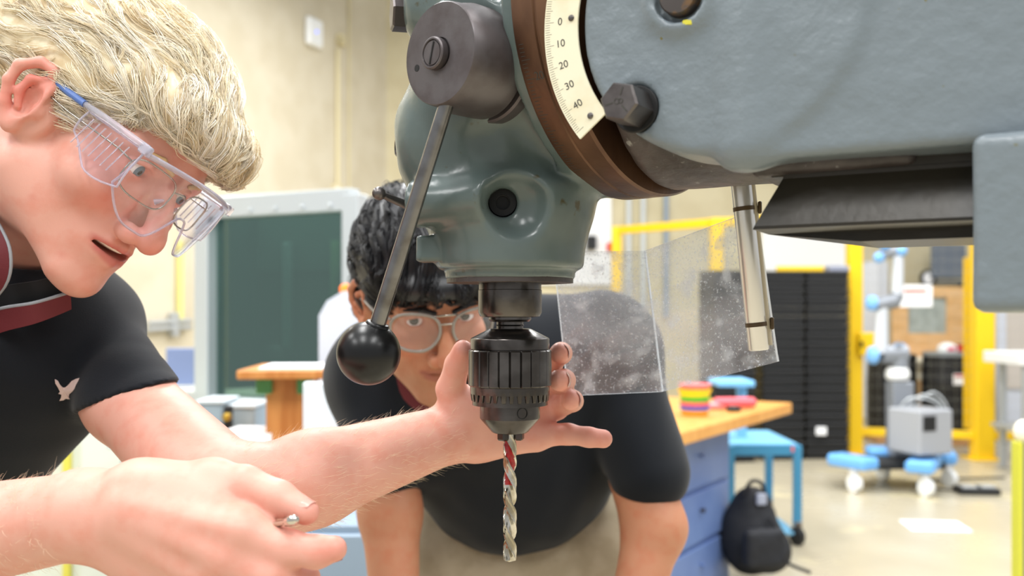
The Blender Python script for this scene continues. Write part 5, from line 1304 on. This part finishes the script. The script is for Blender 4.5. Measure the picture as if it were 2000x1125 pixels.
# --- work bench with blue cabinet
c0 = np.array([1.39, 4.83, 0]); bu = np.array([-.535, -.845, 0]); bv = np.array([-.845, .535, 0]); RBn = np.stack([bu, bv, AZ], 1)
BU = lambda u, v, z: c0 + bu * u + bv * v + AZ * z
wb = thing('workbench', 'workbench with thick orange maple top over slate blue drawers', 'workbench', tuple(BU(1.0, .4, 0)))
MB().box(BU(1.0, .38, .775), (2.0, .76, .052), RBn, .004).out('top', M('maple_top', '#d9a055', .35, col2='#cf9145', vscale=6, stretch=(5, 5, 1)), wb)
CAB = M('cabinet_blue', '#6078ad', .45, col2='#6a82b4', vscale=4); 
MB().box(BU(1.25, .45, .375), (1.6, .58, .745), RBn, .006).out('cabinet', CAB, wb)
for ku in range(2):
    for kz in range(3):
        o = MB().box(BU(.86 + .78 * ku, .152, .135 + .235 * kz), (.72, .018, .215), RBn, .004).out('drawer', CAB, wb)
        MB().lathe([(.006, 0), (.006, .010), (.011, .014), (.011, .020), (1e-4, .021)], 16, BU(.86 + .78 * ku, .143, .165 + .235 * kz), frame_from(-bv)).out('drawer_knob', CAB if kz != 1 else DSTEEL, o)
zt_ = .8015
# coloured cups, red tool, black puck
for i, (col, r0, r1, z, h, lab) in enumerate((('#e09a2e', .058, .060, 0, .034, 'orange bowl at the bottom of the coloured stack'), ('#3f5fd0', .062, .065, .020, .020, 'blue bowl, second from the bottom of the stack'), ('#f0767a', .060, .066, .036, .024, 'salmon bowl in the middle of the coloured stack'), ('#4ec03a', .060, .065, .056, .026, 'green bowl in the coloured stack'), ('#f2d327', .062, .072, .078, .036, 'yellow bowl near the top of the stack'), ('#f08a92', .060, .070, .110, .026, 'pink bowl on top of the coloured stack'))):
    q = np.array([(1357 - 1000) / FPX * 4.25, 4.25, zt_ + z + .0005])
    o = MB().lathe([(r0 * .8, 0), (r0, .004), (r1, h * .9), (r1 * 1.03, h * .92), (r1 * 1.03, h), (r1 * .96, h), (r0 * .92, .006), (1e-4, .006)], 32, q).out('bowl', M('bowl_' + str(i), col, .4), None)
    tag(o, lab, 'bowl', 'nested bowls on the workbench')
rt = thing('red_tool', 'pink red cordless tool lying on the bench beside the bowls', 'tool', (1.0, 4.55, zt_)); q = np.array([(1420 - 1000) / FPX * 4.5, 4.5, zt_])
MB().box(q + np.array([.04, .02, .03]), (.20, .07, .045), rz(.12), .015).out('body', M('tool_red', '#e8626e', .4), rt); MB().box(q + np.array([-.06, -.01, .018]), (.10, .04, .03), rz(.3), .008).out('handle', M('tool_pink', '#ef9aa2', .4), rt)
MB().lathe([(.02, 0), (.034, .004), (.034, .018), (.02, .024), (1e-4, .024)], 20, q + np.array([.01, -.09, 0])).out('dial', BLK, rt)
# --- blue utility cart
CB = M('utility_cart_blue', '#3a84ab', .4); CBL = M('utility_cart_top', '#77b4d8', .45)
uc = thing('utility_cart', 'blue steel utility cart with open shelves behind the workbench', 'cart', (1.42, 5.4, 0))
x0, x1, y0, y1 = 1.29, 1.53, 5.22, 5.80; ztp = zy(868, 5.25); zl_ = zy(1020, 5.5)
MB().box(((x0 + x1) / 2 - .06, (y0 + y1) / 2, ztp), (x1 - x0 + .12, y1 - y0, .02), None, .004).out('top_shelf', CBL, uc); MB().box(((x0 + x1) / 2 - .06, (y0 + y1) / 2, zl_), (x1 - x0 + .12, y1 - y0, .02), None, .004).out('lower_shelf', CBL, uc)
for x in (x0 - .12, x1):
    for y in (y0, y1): MB().box((x, y, (ztp + .10) / 2), (.042, .042, ztp - .10), None, .004).out('leg', CB, uc)
for y in (y0, y1): MB().box(((x0 + x1) / 2 - .06, y, ztp - .025), (x1 - x0 + .14, .02, .06), None, .003).out('apron', CB, uc)
for x in (x0 - .12, x1):
    for y in (y0, y1):
        o = MB().box((x, y, .115), (.04, .05, .03), None, .004).out('caster', DSTEEL, uc); MB().lathe([(.03, -.016), (.05, -.014), (.05, .014), (.03, .016)], 20, (x, y, .05), frame_from((.9, .4, 0))).out('wheel', BLK, o, 40)
MB().box((x0 - .06, y0 + .25, zy(748, 5.4)), (.20, .30, .035), None, .006).out('raised_tray', M('tray_blue', '#7fc1f2', .4), uc); MB().box((x0 - .0, y0 + .25, (zy(748, 5.4) + ztp) / 2), (.05, .05, zy(748, 5.4) - ztp), None, .004).out('tray_post', CBL, uc)
MB().box((x1 - .02, y0 - .012, ztp - .02), (.03, .004, .03), rz(0), .002).out('red_sticker', M('sticker', '#e06a60', .5), uc)
# --- backpack
bp_ = thing('backpack', 'black backpack leaning on the floor against the workbench cabinet', 'backpack', (1.10, 4.42, 0))
bk = SDF(); bx = lambda x, y, Y=4.62: P(x + 2, y, Y - .22)
bk.cap(bx(1470, 1050), bx(1468, 985), .135, .085, 0); bk.cap(bx(1475, 1070), bx(1500, 1075), .115, .10, .05); bk.ell(bx(1452, 1045, 4.62), (.11, .09, .16), .04); bk.box((1.1, 4.4, -.1), (1, 1, .102), 0, .004, 's'); bk.disp(lambda q: folds(q, .006, 5, 91), (0, 4, 0), (2, 5.5, 1))
FAB = M('backpack_nylon', '#1a1c22', .7, bump=.3, bscale=300)
bko, _, _ = sdf_obj('bag', bk, .007, FAB, bp_, None, 1)
pk = SDF(); pk.box(bx(1490, 1070, 4.46), (.095, .035, .085), .03, 0, 'u', rz(.25)); pk.disp(lambda q: folds(q, .004, 6, 92), (0, 4, 0), (2, 5, 1)); sdf_obj('front_pocket', pk, .006, FAB, bp_)
MB().tube(spline([bx(1450, 965, 4.55), bx(1466, 940, 4.54), bx(1486, 945, 4.54), bx(1492, 968, 4.55)], 14), .009, 8).out('handle', FAB, bp_, 60)
MB().tube(spline([bx(1500, 1010, 4.5), bx(1530, 1060, 4.47), bx(1530, 1095, 4.45), bx(1580, 1118, 4.5)], 14), .008, 8).out('strap', FAB, bp_, 60)
for x, y in ((1485, 975), (1508, 1055), (1498, 1092)): MB().box(bx(x, y, 4.465 if y > 1000 else 4.53), (.045, .02, .022 if y > 1000 else .05), rz(.25), .004).out('buckle', M('grey_buckle', '#9aa0b2', .4), bp_)
